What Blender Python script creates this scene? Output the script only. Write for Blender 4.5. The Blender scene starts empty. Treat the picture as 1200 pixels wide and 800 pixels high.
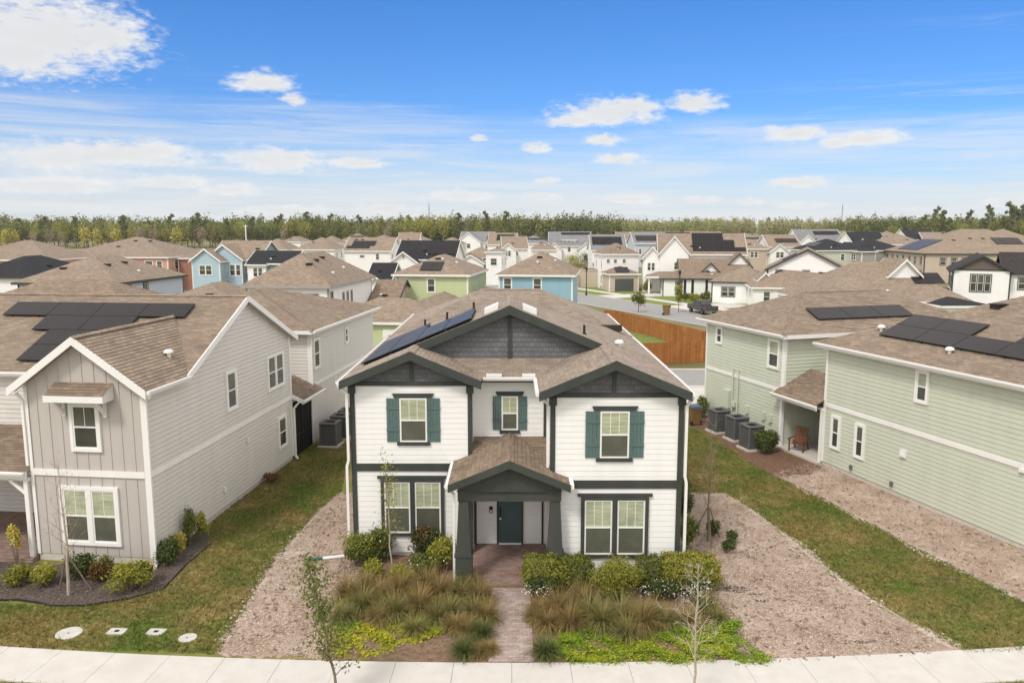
import bpy, math, random
import numpy as np
from mathutils import Vector
from mathutils.geometry import tessellate_polygon
R = math.radians
random.seed(11)
rng = np.random.default_rng(11)
sc = bpy.context.scene
col = sc.collection
# ------------------------------------------------------------------ camera
H = 11.08; PITCH = R(8.29); F = 920.0
cam = bpy.data.cameras.new('camera'); camo = bpy.data.objects.new('camera', cam); col.objects.link(camo)
camo.location = (0, 0, H); camo.rotation_euler = (R(90) - PITCH, 0, 0)
cam.sensor_width = 36; cam.lens = F / 1200 * 36; cam.clip_start = .5; cam.clip_end = 6000
sc.camera = camo

def ray(px, py):
    a = (px - 600) / F; b = -(py - 400) / F
    cp, sp = math.cos(PITCH), math.sin(PITCH)
    return Vector((a, cp + b * sp, -sp + b * cp))

def G(px, py, z=0.0):
    d = ray(px, py); t = (z - H) / d.z
    return Vector((d.x * t, d.y * t, z))

# ------------------------------------------------------------------ materials
def lin(c): return tuple(c) + (1.0,)

def mat(name, c1, c2=None, scale=6.0, rough=.8, bump=0.0, bscale=None, spec=.3, island=0.0, c3=None, s3=.5, f3=.5, detail=4, stretch=None, coat=0, trans=0):
    m = bpy.data.materials.new(name); m.use_nodes = True
    nt = m.node_tree; N = nt.nodes; L = nt.links
    b = N['Principled BSDF']; b.inputs['Roughness'].default_value = rough
    b.inputs['Specular IOR Level'].default_value = spec
    if coat: b.inputs['Coat Weight'].default_value = coat; b.inputs['Coat Roughness'].default_value = .05
    if c2 is None and not island and not bump:
        b.inputs['Base Color'].default_value = lin(c1); return m
    tc = N.new('ShaderNodeTexCoord'); src = tc.outputs['Object']
    if stretch:
        mp = N.new('ShaderNodeMapping'); mp.inputs['Scale'].default_value = stretch
        L.new(src, mp.inputs['Vector']); src = mp.outputs['Vector']
    no = N.new('ShaderNodeTexNoise'); no.inputs['Scale'].default_value = scale; no.inputs['Detail'].default_value = detail
    no.inputs['Roughness'].default_value = .62
    L.new(src, no.inputs['Vector'])
    out = None
    if c2 is not None:
        mx = N.new('ShaderNodeMix'); mx.data_type = 'RGBA'
        mr = N.new('ShaderNodeMapRange'); mr.inputs[1].default_value = .32; mr.inputs[2].default_value = .68
        L.new(no.outputs['Fac'], mr.inputs[0]); fac = mr.outputs[0]
        if island:
            ge = N.new('ShaderNodeNewGeometry')
            m2 = N.new('ShaderNodeMath'); m2.operation = 'MULTIPLY'; m2.inputs[1].default_value = island
            L.new(ge.outputs['Random Per Island'], m2.inputs[0])
            m3 = N.new('ShaderNodeMath'); m3.operation = 'MULTIPLY'; m3.inputs[1].default_value = 1 - island
            L.new(fac, m3.inputs[0])
            m4 = N.new('ShaderNodeMath'); m4.operation = 'ADD'
            L.new(m2.outputs[0], m4.inputs[0]); L.new(m3.outputs[0], m4.inputs[1]); fac = m4.outputs[0]
        mx.inputs[6].default_value = lin(c1); mx.inputs[7].default_value = lin(c2)
        L.new(fac, mx.inputs[0]); out = mx.outputs[2]
        if c3 is not None:
            n3 = N.new('ShaderNodeTexNoise'); n3.inputs['Scale'].default_value = s3; n3.inputs['Detail'].default_value = 6
            n3.inputs['Roughness'].default_value = .65
            L.new(tc.outputs['Object'], n3.inputs['Vector'])
            r3 = N.new('ShaderNodeMapRange'); r3.inputs[1].default_value = f3 - .12; r3.inputs[2].default_value = f3 + .12
            L.new(n3.outputs['Fac'], r3.inputs[0])
            x3 = N.new('ShaderNodeMix'); x3.data_type = 'RGBA'; x3.inputs[7].default_value = lin(c3)
            L.new(out, x3.inputs[6]); L.new(r3.outputs[0], x3.inputs[0]); out = x3.outputs[2]
        L.new(out, b.inputs['Base Color'])
    else:
        b.inputs['Base Color'].default_value = lin(c1)
    if bump:
        nb = N.new('ShaderNodeTexNoise'); nb.inputs['Scale'].default_value = bscale or scale; nb.inputs['Detail'].default_value = 5
        L.new(src, nb.inputs['Vector'])
        bp = N.new('ShaderNodeBump'); bp.inputs['Strength'].default_value = 1; bp.inputs['Distance'].default_value = bump
        L.new(nb.outputs['Fac'], bp.inputs['Height']); L.new(bp.outputs[0], b.inputs['Normal'])
    if trans:
        tr = N.new('ShaderNodeBsdfTranslucent'); ms = N.new('ShaderNodeMixShader'); ms.inputs[0].default_value = trans
        if out is not None: L.new(out, tr.inputs[0])
        else: tr.inputs[0].default_value = lin(c1)
        L.new(b.outputs[0], ms.inputs[1]); L.new(tr.outputs[0], ms.inputs[2])
        L.new(ms.outputs[0], N['Material Output'].inputs[0])
    return m

def brick_mat(name, c1, c2, mortar, bw, bh, msize=.004, rough=.9, stain=None, bump=.01, offset=.5, svar=.35):
    m = bpy.data.materials.new(name); m.use_nodes = True
    nt = m.node_tree; N = nt.nodes; L = nt.links; b = N['Principled BSDF']
    b.inputs['Roughness'].default_value = rough; b.inputs['Specular IOR Level'].default_value = .2
    tc = N.new('ShaderNodeTexCoord')
    br = N.new('ShaderNodeTexBrick'); br.inputs['Scale'].default_value = 1
    br.inputs['Brick Width'].default_value = bw; br.inputs['Row Height'].default_value = bh
    br.inputs['Mortar Size'].default_value = msize; br.inputs['Bias'].default_value = 0; br.offset = offset
    br.inputs['Color1'].default_value = lin(c1); br.inputs['Color2'].default_value = lin(c2); br.inputs['Mortar'].default_value = lin(mortar)
    L.new(tc.outputs['UV'], br.inputs['Vector'])
    no = N.new('ShaderNodeTexNoise'); no.inputs['Scale'].default_value = 1.1; no.inputs['Detail'].default_value = 8; no.inputs['Roughness'].default_value = .7
    L.new(tc.outputs['Object'], no.inputs['Vector'])
    hs = N.new('ShaderNodeMix'); hs.data_type = 'RGBA'; hs.blend_type = 'MULTIPLY'; hs.inputs[0].default_value = 1
    cr = N.new('ShaderNodeMapRange'); cr.inputs[1].default_value = .3; cr.inputs[2].default_value = .7
    cr.inputs[3].default_value = 1 - svar / 2; cr.inputs[4].default_value = 1 + svar / 2
    L.new(no.outputs['Fac'], cr.inputs[0]); L.new(br.outputs['Color'], hs.inputs[6]); L.new(cr.outputs[0], hs.inputs[7])
    out = hs.outputs[2]
    if stain:
        ns = N.new('ShaderNodeTexNoise'); ns.inputs['Scale'].default_value = 14; ns.inputs['Detail'].default_value = 3
        L.new(tc.outputs['UV'], ns.inputs['Vector'])
        rs = N.new('ShaderNodeMapRange'); rs.inputs[1].default_value = .5; rs.inputs[2].default_value = .75
        L.new(ns.outputs['Fac'], rs.inputs[0])
        sm = N.new('ShaderNodeMix'); sm.data_type = 'RGBA'; sm.inputs[7].default_value = lin(stain)
        L.new(out, sm.inputs[6]); L.new(rs.outputs[0], sm.inputs[0]); out = sm.outputs[2]
    L.new(out, b.inputs['Base Color'])
    if bump:
        bp = N.new('ShaderNodeBump'); bp.inputs['Strength'].default_value = 1; bp.inputs['Distance'].default_value = bump; bp.invert = True
        L.new(br.outputs['Fac'], bp.inputs['Height']); L.new(bp.outputs[0], b.inputs['Normal'])
    return m

def paint(name, c, v=.06, rough=.6):
    d = [x * (1 - 2.2 * v) for x in c]
    return mat(name, [x * (1 - v) for x in c], [min(1, x * (1 + v)) for x in c], scale=1.3, rough=rough, spec=.3, detail=8, stretch=(1.6, 1.6, .16), c3=[d[0], d[1] * .985, d[2] * .95], s3=.8, f3=.66)

M = {}
def shingle(name, c, d=.28):
    M[name] = brick_mat(name, [x * (1 - d) for x in c], [x * (1 + d) for x in c], [x * .62 for x in c], .30, .145, .006,
                        stain=[c[0] * .75, c[1] * .72, c[2] * .7], bump=.006)
shingle('tan_shingle', (.285, .222, .168), .2)
shingle('grey_tan_shingle', (.315, .255, .205), .18)
shingle('brown_shingle', (.25, .188, .138), .24)
shingle('pale_shingle', (.275, .215, .165), .18)
shingle('charcoal_shingle', (.028, .029, .033), .2)
shingle('grey_shingle', (.23, .23, .235), .15)
shingle('dark_brown_shingle', (.048, .04, .038), .2)
M['grey_shake'] = brick_mat('grey_shake', (.135, .137, .142), (.165, .167, .172), (.10, .102, .105), .19, .17, .006, bump=.008, svar=.2)
M['white_siding'] = paint('white_siding', (.85, .835, .81), .025)
M['white_trim'] = paint('white_trim', (.82, .80, .77), .03)
M['dark_trim'] = paint('dark_trim', (.052, .058, .052), .12)
M['porch_dark'] = paint('porch_dark', (.056, .062, .052), .12)
M['shutter_teal'] = paint('shutter_teal', (.095, .155, .145), .1)
M['door_teal'] = paint('door_teal', (.065, .11, .11), .08, .45)
M['greige_batten'] = paint('greige_batten', (.505, .465, .43), .03)
M['greige_siding'] = paint('greige_siding', (.655, .62, .575), .03)
M['sage_siding'] = paint('sage_siding', (.56, .585, .475), .035)
M['lime_siding'] = paint('lime_siding', (.51, .57, .33), .03)
M['sky_siding'] = paint('sky_siding', (.27, .44, .53), .03)
M['pale_blue_siding'] = paint('pale_blue_siding', (.40, .53, .60), .03)
M['blue_grey_siding'] = paint('blue_grey_siding', (.50, .55, .60), .03)
M['salmon_siding'] = paint('salmon_siding', (.60, .34, .24), .04)
M['brick_red'] = paint('brick_red', (.36, .17, .12), .06)
M['beige_siding'] = paint('beige_siding', (.52, .43, .34), .04)
M['grey_beige_siding'] = paint('grey_beige_siding', (.36, .34, .31), .04)
M['teal_and_shaded_blue'] = paint('teal_and_shaded_blue', (.24, .33, .345), .04)
M['brown_siding'] = paint('brown_siding', (.10, .075, .055), .05)
M['garage_dark'] = paint('garage_dark', (.085, .085, .085), .05)
M['panel_black'] = mat('panel_black', (.008, .008, .009), rough=.9)
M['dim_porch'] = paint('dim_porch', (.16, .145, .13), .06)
M['metal_grey'] = mat('metal_grey', (.115, .115, .113), (.15, .15, .148), 20, .55)
M['metal_dark'] = mat('metal_dark', (.02, .02, .02), rough=.5)
M['vent_brown'] = mat('vent_brown', (.035, .028, .023), rough=.7)
M['concrete'] = mat('concrete', (.55, .515, .475), (.62, .585, .545), 2.2, .9, bump=.002, bscale=60, c3=(.50, .465, .42), s3=.55, f3=.66)
M['pad'] = mat('pad', (.50, .46, .41), (.6, .56, .5), 8, .9)
M['asphalt'] = mat('asphalt', (.27, .26, .25), (.32, .31, .30), 1.4, .95, bump=.003, bscale=50)
M['asphalt_new'] = mat('asphalt_new', (.05, .05, .05), (.06, .06, .058), 2, .95)
M['fence_wood'] = brick_mat('fence_wood', (.30, .115, .034), (.42, .17, .052), (.20, .085, .03), .15, 40, .008, bump=.004, svar=.5)
M['pane_blind_reflect'] = mat('pane_blind_reflect', (.30, .33, .20), (.54, .56, .40), 2.2, .08, spec=.6, stretch=(.5, .5, 9), c3=(.24, .27, .19), s3=.9, f3=.58)  # blind slats, with a yellow-green reflection cast put into the colour
M['pane_screen'] = mat('pane_screen', (.085, .09, .066), (.125, .125, .095), 1.5, .25, spec=.5)
M['pane_dark'] = mat('pane_dark', (.035, .04, .036), (.075, .08, .068), 1.2, .08, spec=.6)
M['solar'] = mat('solar', (.018, .014, .015), (.026, .02, .021), 3, .32, spec=.14)
M['solar_frame'] = mat('solar_frame', (.012, .012, .013), rough=.4)
M['bark'] = mat('bark', (.16, .12, .09), (.26, .2, .15), 14, .95, bump=.01)
M['pale_bark'] = mat('pale_bark', (.36, .30, .24), (.5, .43, .36), 12, .95)
M['twig_pink'] = mat('twig_pink', (.30, .20, .165), (.42, .31, .26), 9, .95)
M['twig_pale'] = mat('twig_pale', (.50, .44, .34), (.62, .55, .44), 9, .95)
M['leaf_mid'] = mat('leaf_mid', (.075, .10, .018), (.23, .25, .055), 5, .6, island=.7, trans=.25)
M['leaf_dark'] = mat('leaf_dark', (.035, .055, .014), (.11, .14, .035), 5, .6, island=.7, trans=.2)
M['leaf_olive'] = mat('leaf_olive', (.14, .15, .02), (.38, .37, .06), 5, .6, island=.7, trans=.25)
M['leaf_yellow'] = mat('leaf_yellow', (.24, .24, .03), (.52, .45, .07), 5, .6, island=.7, trans=.3)
M['leaf_red'] = mat('leaf_red', (.11, .045, .02), (.22, .14, .035), 5, .6, island=.7, trans=.2)
M['leaf_gold'] = mat('leaf_gold', (.45, .37, .06), (.75, .65, .18), 5, .6, island=.7, trans=.3)
M['flower_white'] = mat('flower_white', (.74, .73, .6), (.9, .88, .78), 5, .6, island=.7)
M['blade_tan'] = mat('blade_tan', (.20, .125, .045), (.47, .315, .135), 2.0, .8, island=.75, trans=.2, c3=(.20, .18, .05), s3=1.1, f3=.52)
M['blade_olive'] = mat('blade_olive', (.10, .12, .03), (.38, .32, .115), 2.0, .8, island=.75, trans=.2)
M['blade_green'] = mat('blade_green', (.05, .08, .018), (.18, .19, .055), 2.0, .8, island=.75, trans=.2)
M['cover_yellow'] = mat('cover_yellow', (.20, .27, .02), (.58, .50, .03), 1.6, .6, island=.55, trans=.25)
M['cover_green'] = mat('cover_green', (.10, .21, .015), (.34, .42, .03), 1.6, .6, island=.6, trans=.25)
M['lawn'] = mat('lawn', (.21, .165, .045), (.36, .27, .11), .6, .95, bump=.03, bscale=35, c3=(.135, .175, .03), s3=.42, f3=.51, detail=12)
M['lawn_blade'] = mat('lawn_blade', (.20, .16, .04), (.42, .32, .135), .6, .8, island=.4, c3=(.14, .19, .032), s3=.42, f3=.51, trans=.2)
M['green_lawn'] = mat('green_lawn', (.12, .17, .035), (.22, .26, .065), 1.1, .95, bump=.03, bscale=20)
M['field'] = mat('field', (.24, .22, .085), (.36, .31, .15), .05, .95, detail=8)
M['terrain'] = mat('terrain', (.13, .125, .045), (.24, .2, .10), .12, .95, detail=10)
M['mulch'] = mat('mulch', (.43, .315, .24), (.62, .50, .42), 1.9, .95, bump=.03, bscale=30, c3=(.33, .225, .155), s3=.62, f3=.56, detail=10)
M['mulch_chip'] = mat('mulch_chip', (.33, .24, .18), (.63, .525, .445), 1.5, .9, island=.8)
M['bed_mulch'] = mat('bed_mulch', (.16, .10, .065), (.30, .20, .13), 6, .95, bump=.03, bscale=30, detail=10)
M['bed_chip'] = mat('bed_chip', (.12, .075, .05), (.38, .26, .18), 1.5, .9, island=.8)
M['dark_mulch'] = mat('dark_mulch', (.065, .048, .042), (.16, .125, .105), 7, .95, bump=.03, bscale=30, detail=10)
M['dark_chip'] = mat('dark_chip', (.06, .045, .04), (.27, .21, .18), 1.5, .9, island=.8)
M['red_mulch'] = mat('red_mulch', (.13, .07, .045), (.25, .145, .095), 6, .95, bump=.03, bscale=30, detail=10)
M['red_chip'] = mat('red_chip', (.10, .05, .03), (.30, .17, .11), 1.5, .9, island=.8)
M['sand'] = mat('sand', (.50, .41, .33), (.64, .55, .46), 4, .95, bump=.02, bscale=30)
M['sand_chip'] = mat('sand_chip', (.46, .37, .29), (.68, .59, .50), 1.5, .9, island=.8)
M['paver'] = brick_mat('paver', (.31, .22, .185), (.46, .37, .33), (.27, .21, .18), .2, .1, .006, stain=(.50, .43, .39), bump=.004)
M['porch_paver'] = brick_mat('porch_paver', (.22, .135, .11), (.33, .235, .20), (.19, .14, .12), .2, .1, .006, stain=(.30, .20, .17), bump=.004)
M['pine_needle'] = mat('pine_needle', (.085, .105, .034), (.20, .22, .072), .25, .8, island=.7, trans=.15)
M['crown_green'] = mat('crown_green', (.115, .135, .03), (.28, .285, .075), .25, .8, island=.7, trans=.2)
M['crown_lime'] = mat('crown_lime', (.19, .20, .035), (.40, .385, .09), .25, .8, island=.7, trans=.2)
M['crown_yellow'] = mat('crown_yellow', (.36, .32, .06), (.60, .53, .16), .25, .8, island=.7, trans=.2)
M['crown_bare'] = mat('crown_bare', (.24, .19, .13), (.42, .34, .25), .25, .9, island=.7)
M['mass_leaf'] = mat('mass_leaf', (.07, .095, .027), (.19, .205, .062), .035, .8, island=.45, c3=(.30, .27, .085), s3=.02, f3=.56)
M['mass_pale'] = mat('mass_pale', (.22, .235, .07), (.34, .335, .115), .02, .8, island=.45, c3=(.34, .28, .16), s3=.012, f3=.56)
M['bin_brown'] = mat('bin_brown', (.19, .11, .045), (.23, .135, .06), 5, .6)
M['bin_lid'] = mat('bin_lid', (.10, .135, .19), rough=.5)
M['chair_wood'] = mat('chair_wood', (.14, .055, .025), (.19, .08, .04), 8, .6)
M['car_black'] = mat('car_black', (.012, .013, .015), rough=.25, spec=.6, coat=1)
M['rubber'] = mat('rubber', (.015, .015, .015), rough=.9)
M['lamp_red'] = mat('lamp_red', (.3, .015, .012), rough=.3)
M['white_plastic'] = mat('white_plastic', (.78, .77, .75), rough=.5)
M['green_plastic'] = mat('green_plastic', (.02, .11, .08), rough=.5)
M['lid_conc'] = mat('lid_conc', (.47, .44, .40), (.60, .57, .53), 6, .9)

# ------------------------------------------------------------------ mesh builder
def planar_uv(pts):
    n = Vector((0, 0, 0)); P = [Vector(p) for p in pts]
    for i in range(len(P)):
        a, b = P[i], P[(i + 1) % len(P)]
        n += Vector(((a.y - b.y) * (a.z + b.z), (a.z - b.z) * (a.x + b.x), (a.x - b.x) * (a.y + b.y)))
    if n.length < 1e-12: return [(0, 0)] * len(P)
    n.normalize()
    if abs(n.z) > .97: return [(p.x, p.y) for p in P]
    s = Vector((0, 0, 1)).cross(n).normalized(); t = n.cross(s)
    return [(p.dot(s), p.dot(t)) for p in P]

PROUD = .032
class MB:
    def __init__(s): s.v = []; s.f = []; s.uv = []
    def poly(s, pts, uv=None):
        i = len(s.v); s.v += [tuple(p) for p in pts]; s.f.append(tuple(range(i, i + len(pts))))
        s.uv += uv if uv is not None else planar_uv(pts)
        return s
    def obox(s, c, ax, ay, az):
        c = Vector(c); ax, ay, az = Vector(ax), Vector(ay), Vector(az)
        if ax.cross(ay).dot(az) < 0: ax = -ax
        def q(a, b, d): return c + ax * a + ay * b + az * d
        for fs in (((-1, -1, -1), (-1, 1, -1), (1, 1, -1), (1, -1, -1)), ((-1, -1, 1), (1, -1, 1), (1, 1, 1), (-1, 1, 1)),
                   ((-1, -1, -1), (1, -1, -1), (1, -1, 1), (-1, -1, 1)), ((1, 1, -1), (-1, 1, -1), (-1, 1, 1), (1, 1, 1)),
                   ((-1, 1, -1), (-1, -1, -1), (-1, -1, 1), (-1, 1, 1)), ((1, -1, -1), (1, 1, -1), (1, 1, 1), (1, -1, 1))):
            s.poly([q(*k) for k in fs])
        return s
    def box(s, x0, y0, z0, x1, y1, z1):
        return s.obox(((x0 + x1) / 2, (y0 + y1) / 2, (z0 + z1) / 2), ((x1 - x0) / 2, 0, 0), (0, (y1 - y0) / 2, 0), (0, 0, (z1 - z0) / 2))
    def bar(s, p0, p1, w, h, up=(0, 0, 1)):
        p0, p1 = Vector(p0), Vector(p1); d = p1 - p0; u = Vector(up)
        sd = d.cross(u)
        if sd.length < 1e-6: sd = d.cross(Vector((1, 0, 0)))
        sd.normalize(); un = sd.cross(d).normalized()
        return s.obox((p0 + p1) / 2, d / 2, sd * w / 2, un * h / 2)
    def tube(s, pts, rad, n=8, caps=True):
        pts = [Vector(p) for p in pts]
        if not hasattr(rad, '__len__'): rad = [rad] * len(pts)
        rings = []
        for i, p in enumerate(pts):
            d = (pts[min(i + 1, len(pts) - 1)] - pts[max(i - 1, 0)]).normalized()
            a = d.cross(Vector((0, 0, 1)) if abs(d.z) < .95 else Vector((1, 0, 0))).normalized(); b = d.cross(a)
            base = len(s.v)
            for k in range(n):
                t = 2 * math.pi * k / n; s.v.append(tuple(p + (a * math.cos(t) + b * math.sin(t)) * rad[i]))
            rings.append(base)
        for r0, r1 in zip(rings, rings[1:]):
            for k in range(n):
                k2 = (k + 1) % n
                s.f.append((r0 + k2, r0 + k, r1 + k, r1 + k2)); s.uv += [(0, 0)] * 4
        if caps:
            s.f.append(tuple(rings[0] + k for k in range(n))); s.uv += [(0, 0)] * n
            s.f.append(tuple(rings[-1] + k for k in reversed(range(n)))); s.uv += [(0, 0)] * n
        return s
    def lathe(s, c, prof, n=20):
        c = Vector(c); rings = []
        for r, z in prof:
            base = len(s.v)
            for k in range(n):
                t = 2 * math.pi * k / n; s.v.append((c.x + r * math.cos(t), c.y + r * math.sin(t), c.z + z))
            rings.append(base)
        for r0, r1 in zip(rings, rings[1:]):
            for k in range(n):
                k2 = (k + 1) % n
                s.f.append((r0 + k, r0 + k2, r1 + k2, r1 + k)); s.uv += [(0, 0)] * 4
        s.f.append(tuple(rings[-1] + k for k in range(n))); s.uv += [(0, 0)] * n
        s.f.append(tuple(rings[0] + k for k in reversed(range(n)))); s.uv += [(0, 0)] * n
        return s
    def build(s, name, m, parent=None, smooth=False, shift=None):
        me = bpy.data.meshes.new(name)
        v = s.v if shift is None else [(p[0] - shift[0], p[1] - shift[1], p[2] - shift[2]) for p in s.v]
        me.from_pydata(v, [], s.f)
        ul = me.uv_layers.new(name='UVMap')
        ul.data.foreach_set('uv', np.array(s.uv, dtype=np.float32).ravel())
        me.materials.append(M[m] if isinstance(m, str) else m)
        if smooth: me.polygons.foreach_set('use_smooth', [True] * len(me.polygons))
        o = bpy.data.objects.new(name, me); col.objects.link(o)
        if shift is not None: o.location = shift
        if parent: o.parent = parent
        return o

def quads(name, arr, m, parent=None):
    """arr (N,4,3) -> one mesh of N separate quads"""
    n = len(arr); me = bpy.data.meshes.new(name)
    me.vertices.add(n * 4); me.loops.add(n * 4); me.polygons.add(n)
    me.vertices.foreach_set('co', arr.astype(np.float32).ravel())
    me.loops.foreach_set('vertex_index', np.arange(n * 4, dtype=np.int32))
    me.polygons.foreach_set('loop_start', np.arange(0, n * 4, 4, dtype=np.int32))
    me.update(calc_edges=True)
    me.materials.append(M[m] if isinstance(m, str) else m)
    o = bpy.data.objects.new(name, me); col.objects.link(o)
    if parent: o.parent = parent
    return o

def tag(o, label=None, cat=None, group=None, kind=None):
    if label: o['label'] = label
    if cat: o['category'] = cat
    if group: o['group'] = group
    if kind: o['kind'] = kind
    return o

def empty(name, loc, rz=0, label=None, cat=None, group=None):
    o = bpy.data.objects.new(name, None); col.objects.link(o); o.location = loc; o.rotation_euler = (0, 0, rz)
    o.empty_display_size = .2
    return tag(o, label, cat, group)

def copy_tree(o, parent=None):
    c = o.copy(); col.objects.link(c); c.parent = parent
    for ch in o.children: copy_tree(ch, c)
    return c

# ------------------------------------------------------------------ walls, windows, roofs
def clip_half(poly, k, lim, keep_above):
    out = []; n = len(poly)
    for i in range(n):
        a, b = poly[i], poly[(i + 1) % n]
        ia = (a[k] >= lim) if keep_above else (a[k] <= lim); ib = (b[k] >= lim) if keep_above else (b[k] <= lim)
        if ia: out.append(a)
        if ia != ib:
            t = (lim - a[k]) / (b[k] - a[k]); out.append((a[0] + (b[0] - a[0]) * t, a[1] + (b[1] - a[1]) * t))
    return out

class Wall:
    def __init__(s, p0, p1):
        s.p0 = Vector((p0[0], p0[1], 0)); d = Vector((p1[0] - p0[0], p1[1] - p0[1], 0)); s.L = d.length
        s.d = d / s.L; s.n = Vector((s.d.y, -s.d.x, 0))
    def P(s, a, z, o=0): return s.p0 + s.d * a + s.n * o + Vector((0, 0, z))
    def slab(s, mb, a0, a1, z0, z1, o0, o1):
        return mb.obox(s.P((a0 + a1) / 2, (z0 + z1) / 2, (o0 + o1) / 2), s.d * (a1 - a0) / 2, s.n * (o1 - o0) / 2, Vector((0, 0, (z1 - z0) / 2)))

def lap(mb, W, outline, row=.18, lip=.016, gr=0.0, gd=.035):
    z0 = min(p[1] for p in outline); z1 = max(p[1] for p in outline); z = z0
    while z < z1 - 1e-4:
        zt = min(z + row, z1); zb = min(z + gr, zt)
        pl = clip_half(clip_half(outline, 1, zb, True), 1, zt, False)
        if len(pl) >= 3:
            off = lambda q: lip * (1 - (q[1] - z) / row)
            mb.poly([W.P(q[0], q[1], off(q)) for q in pl], [(q[0], q[1]) for q in pl])
            bs = [q[0] for q in pl if abs(q[1] - zb) < 1e-4]
            if len(bs) >= 2:
                a, b = min(bs), max(bs); back = -gd if gr else -.002
                mb.poly([W.P(b, zb, off((0, zb))), W.P(a, zb, off((0, zb))), W.P(a, zb, back), W.P(b, zb, back)])
                if gr:
                    mb.poly([W.P(a, z, back), W.P(b, z, back), W.P(b, zb, back), W.P(a, zb, back)])
                    mb.poly([W.P(a, z, back), W.P(a, z, 0), W.P(b, z, 0), W.P(b, z, back)])
        z += row
    return mb

def flat(mb, W, outline, o=0):
    mb.poly([W.P(q[0], q[1], o) for q in outline], [(q[0], q[1]) for q in outline]); return mb

def pent(L, z0, z1, rise): return [(0, z0), (L, z0), (L, z1), (L / 2, z1 + rise), (0, z1)]
def rect(L, z0, z1): return [(0, z0), (L, z0), (L, z1), (0, z1)]

def frame_rect(mb, W, a0, a1, z0, z1, t, o0, o1):
    W.slab(mb, a0, a0 + t, z0, z1, o0, o1); W.slab(mb, a1 - t, a1, z0, z1, o0, o1)
    W.slab(mb, a0 + t, a1 - t, z0, z0 + t, o0, o1); W.slab(mb, a0 + t, a1 - t, z1 - t, z1, o0, o1)

def window(par, W, ac, z0, w, h, trim='white_trim', tw=.09, sash='white_trim', grid=1, units=1, gap=.14, upper='pane_blind_reflect', lower='pane_screen', simple=False):
    """ac centre along the wall; w of one unit; tw casing width (0: none)"""
    W0 = W; W = Wall((0, 0), (1, 0)); W.p0 = W0.p0 + W0.n * PROUD; W.d, W.n, W.L = W0.d, W0.n, W0.L
    tot = units * w + (units - 1) * gap; a0 = ac - tot / 2; z1 = z0 + h
    cs = MB()
    if tw: frame_rect(cs, W, a0 - tw, a0 + tot + tw, z0 - tw, z1 + tw, tw, -PROUD, .05)
    for k in range(units - 1):
        W.slab(cs, a0 + (k + 1) * w + k * gap, a0 + (k + 1) * (w + gap), z0, z1, -PROUD, .05)
    sa = MB()
    if not tw and units == 1: cs = sa
    wo = None
    objs = []
    for k in range(units):
        b0 = a0 + k * (w + gap); b1 = b0 + w; t = .05 if not simple else .045
        frame_rect(sa, W, b0, b1, z0, z1, t, -PROUD + .001, .03)
        zm = z0 + h * .5
        W.slab(sa, b0 + t, b1 - t, zm - .025, zm + .025, .0, .033)
        if grid:
            for g in range(1, grid + 1):
                x = b0 + t + (w - 2 * t) * g / (grid + 1)
                W.slab(sa, x - .009, x + .009, zm + .026, z1 - t - .001, .0, .022)
    wo = cs.build('window', trim if (tw or units > 1) else sash, par)
    if cs is not sa: sa.build('sash', sash, wo)
    for k in range(units):
        b0 = a0 + k * (w + gap); b1 = b0 + w; zm = z0 + h * .5
        for (q0, q1, m) in ((zm, z1, upper), (z0, zm, lower)):
            p = MB(); p.poly([W.P(b0 + .02, q0, .012), W.P(b1 - .02, q0, .012), W.P(b1 - .02, q1, .012), W.P(b0 + .02, q1, .012)])
            p.build('pane', m, wo)
    return wo

def roofplane(mb, pts, course=.145, lip=.012):
    P = [Vector(p) for p in pts]; n = Vector((0, 0, 0))
    for i in range(len(P)):
        a, b = P[i], P[(i + 1) % len(P)]
        n += Vector(((a.y - b.y) * (a.z + b.z), (a.z - b.z) * (a.x + b.x), (a.x - b.x) * (a.y + b.y)))
    n.normalize()
    if n.z < 0: n = -n; P.reverse()
    s = Vector((0, 0, 1)).cross(n).normalized(); t = n.cross(s); o = P[0]
    q = [((p - o).dot(s), (p - o).dot(t)) for p in P]
    if not course:
        mb.poly(P, q); return
    t0 = min(k[1] for k in q); t1 = max(k[1] for k in q); z = t0
    while z < t1 - 1e-4:
        zt = min(z + course, t1)
        # clip concave polygons safely by splitting columns is not needed: all planes used here are row-convex
        pl = clip_half(clip_half(q, 1, z, True), 1, zt, False)
        if len(pl) >= 3:
            mb.poly([o + s * k[0] + t * k[1] + n * lip * (1 - (k[1] - z) / course) for k in pl], pl)
            bs = [k[0] for k in pl if abs(k[1] - z) < 1e-4]
            if len(bs) >= 2:
                a, b = min(bs), max(bs)
                mb.poly([o + s * b + t * z + n * lip, o + s * a + t * z + n * lip, o + s * a + t * z - n * .001, o + s * b + t * z - n * .001])
        z += course

def under(mb, pts, dz=.16):
    mb.poly([(p[0], p[1], p[2] - dz) for p in reversed(pts)])

def rake(mb, p0, p1, h=.24, t=.05, inward=(0, 1, 0)):
    """board hanging from the roof edge p0-p1"""
    p0, p1 = Vector(p0), Vector(p1); dz = Vector((0, 0, h)); i = Vector(inward).normalized() * t; up = Vector((0, 0, .012))
    a, b = p0 + up, p1 + up
    f = [a, b, b - dz, a - dz]; g = [q + i for q in f]
    mb.poly(f); mb.poly(list(reversed(g)))
    for k in range(4):
        k2 = (k + 1) % 4; mb.poly([f[k2], f[k], g[k], g[k2]])

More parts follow.
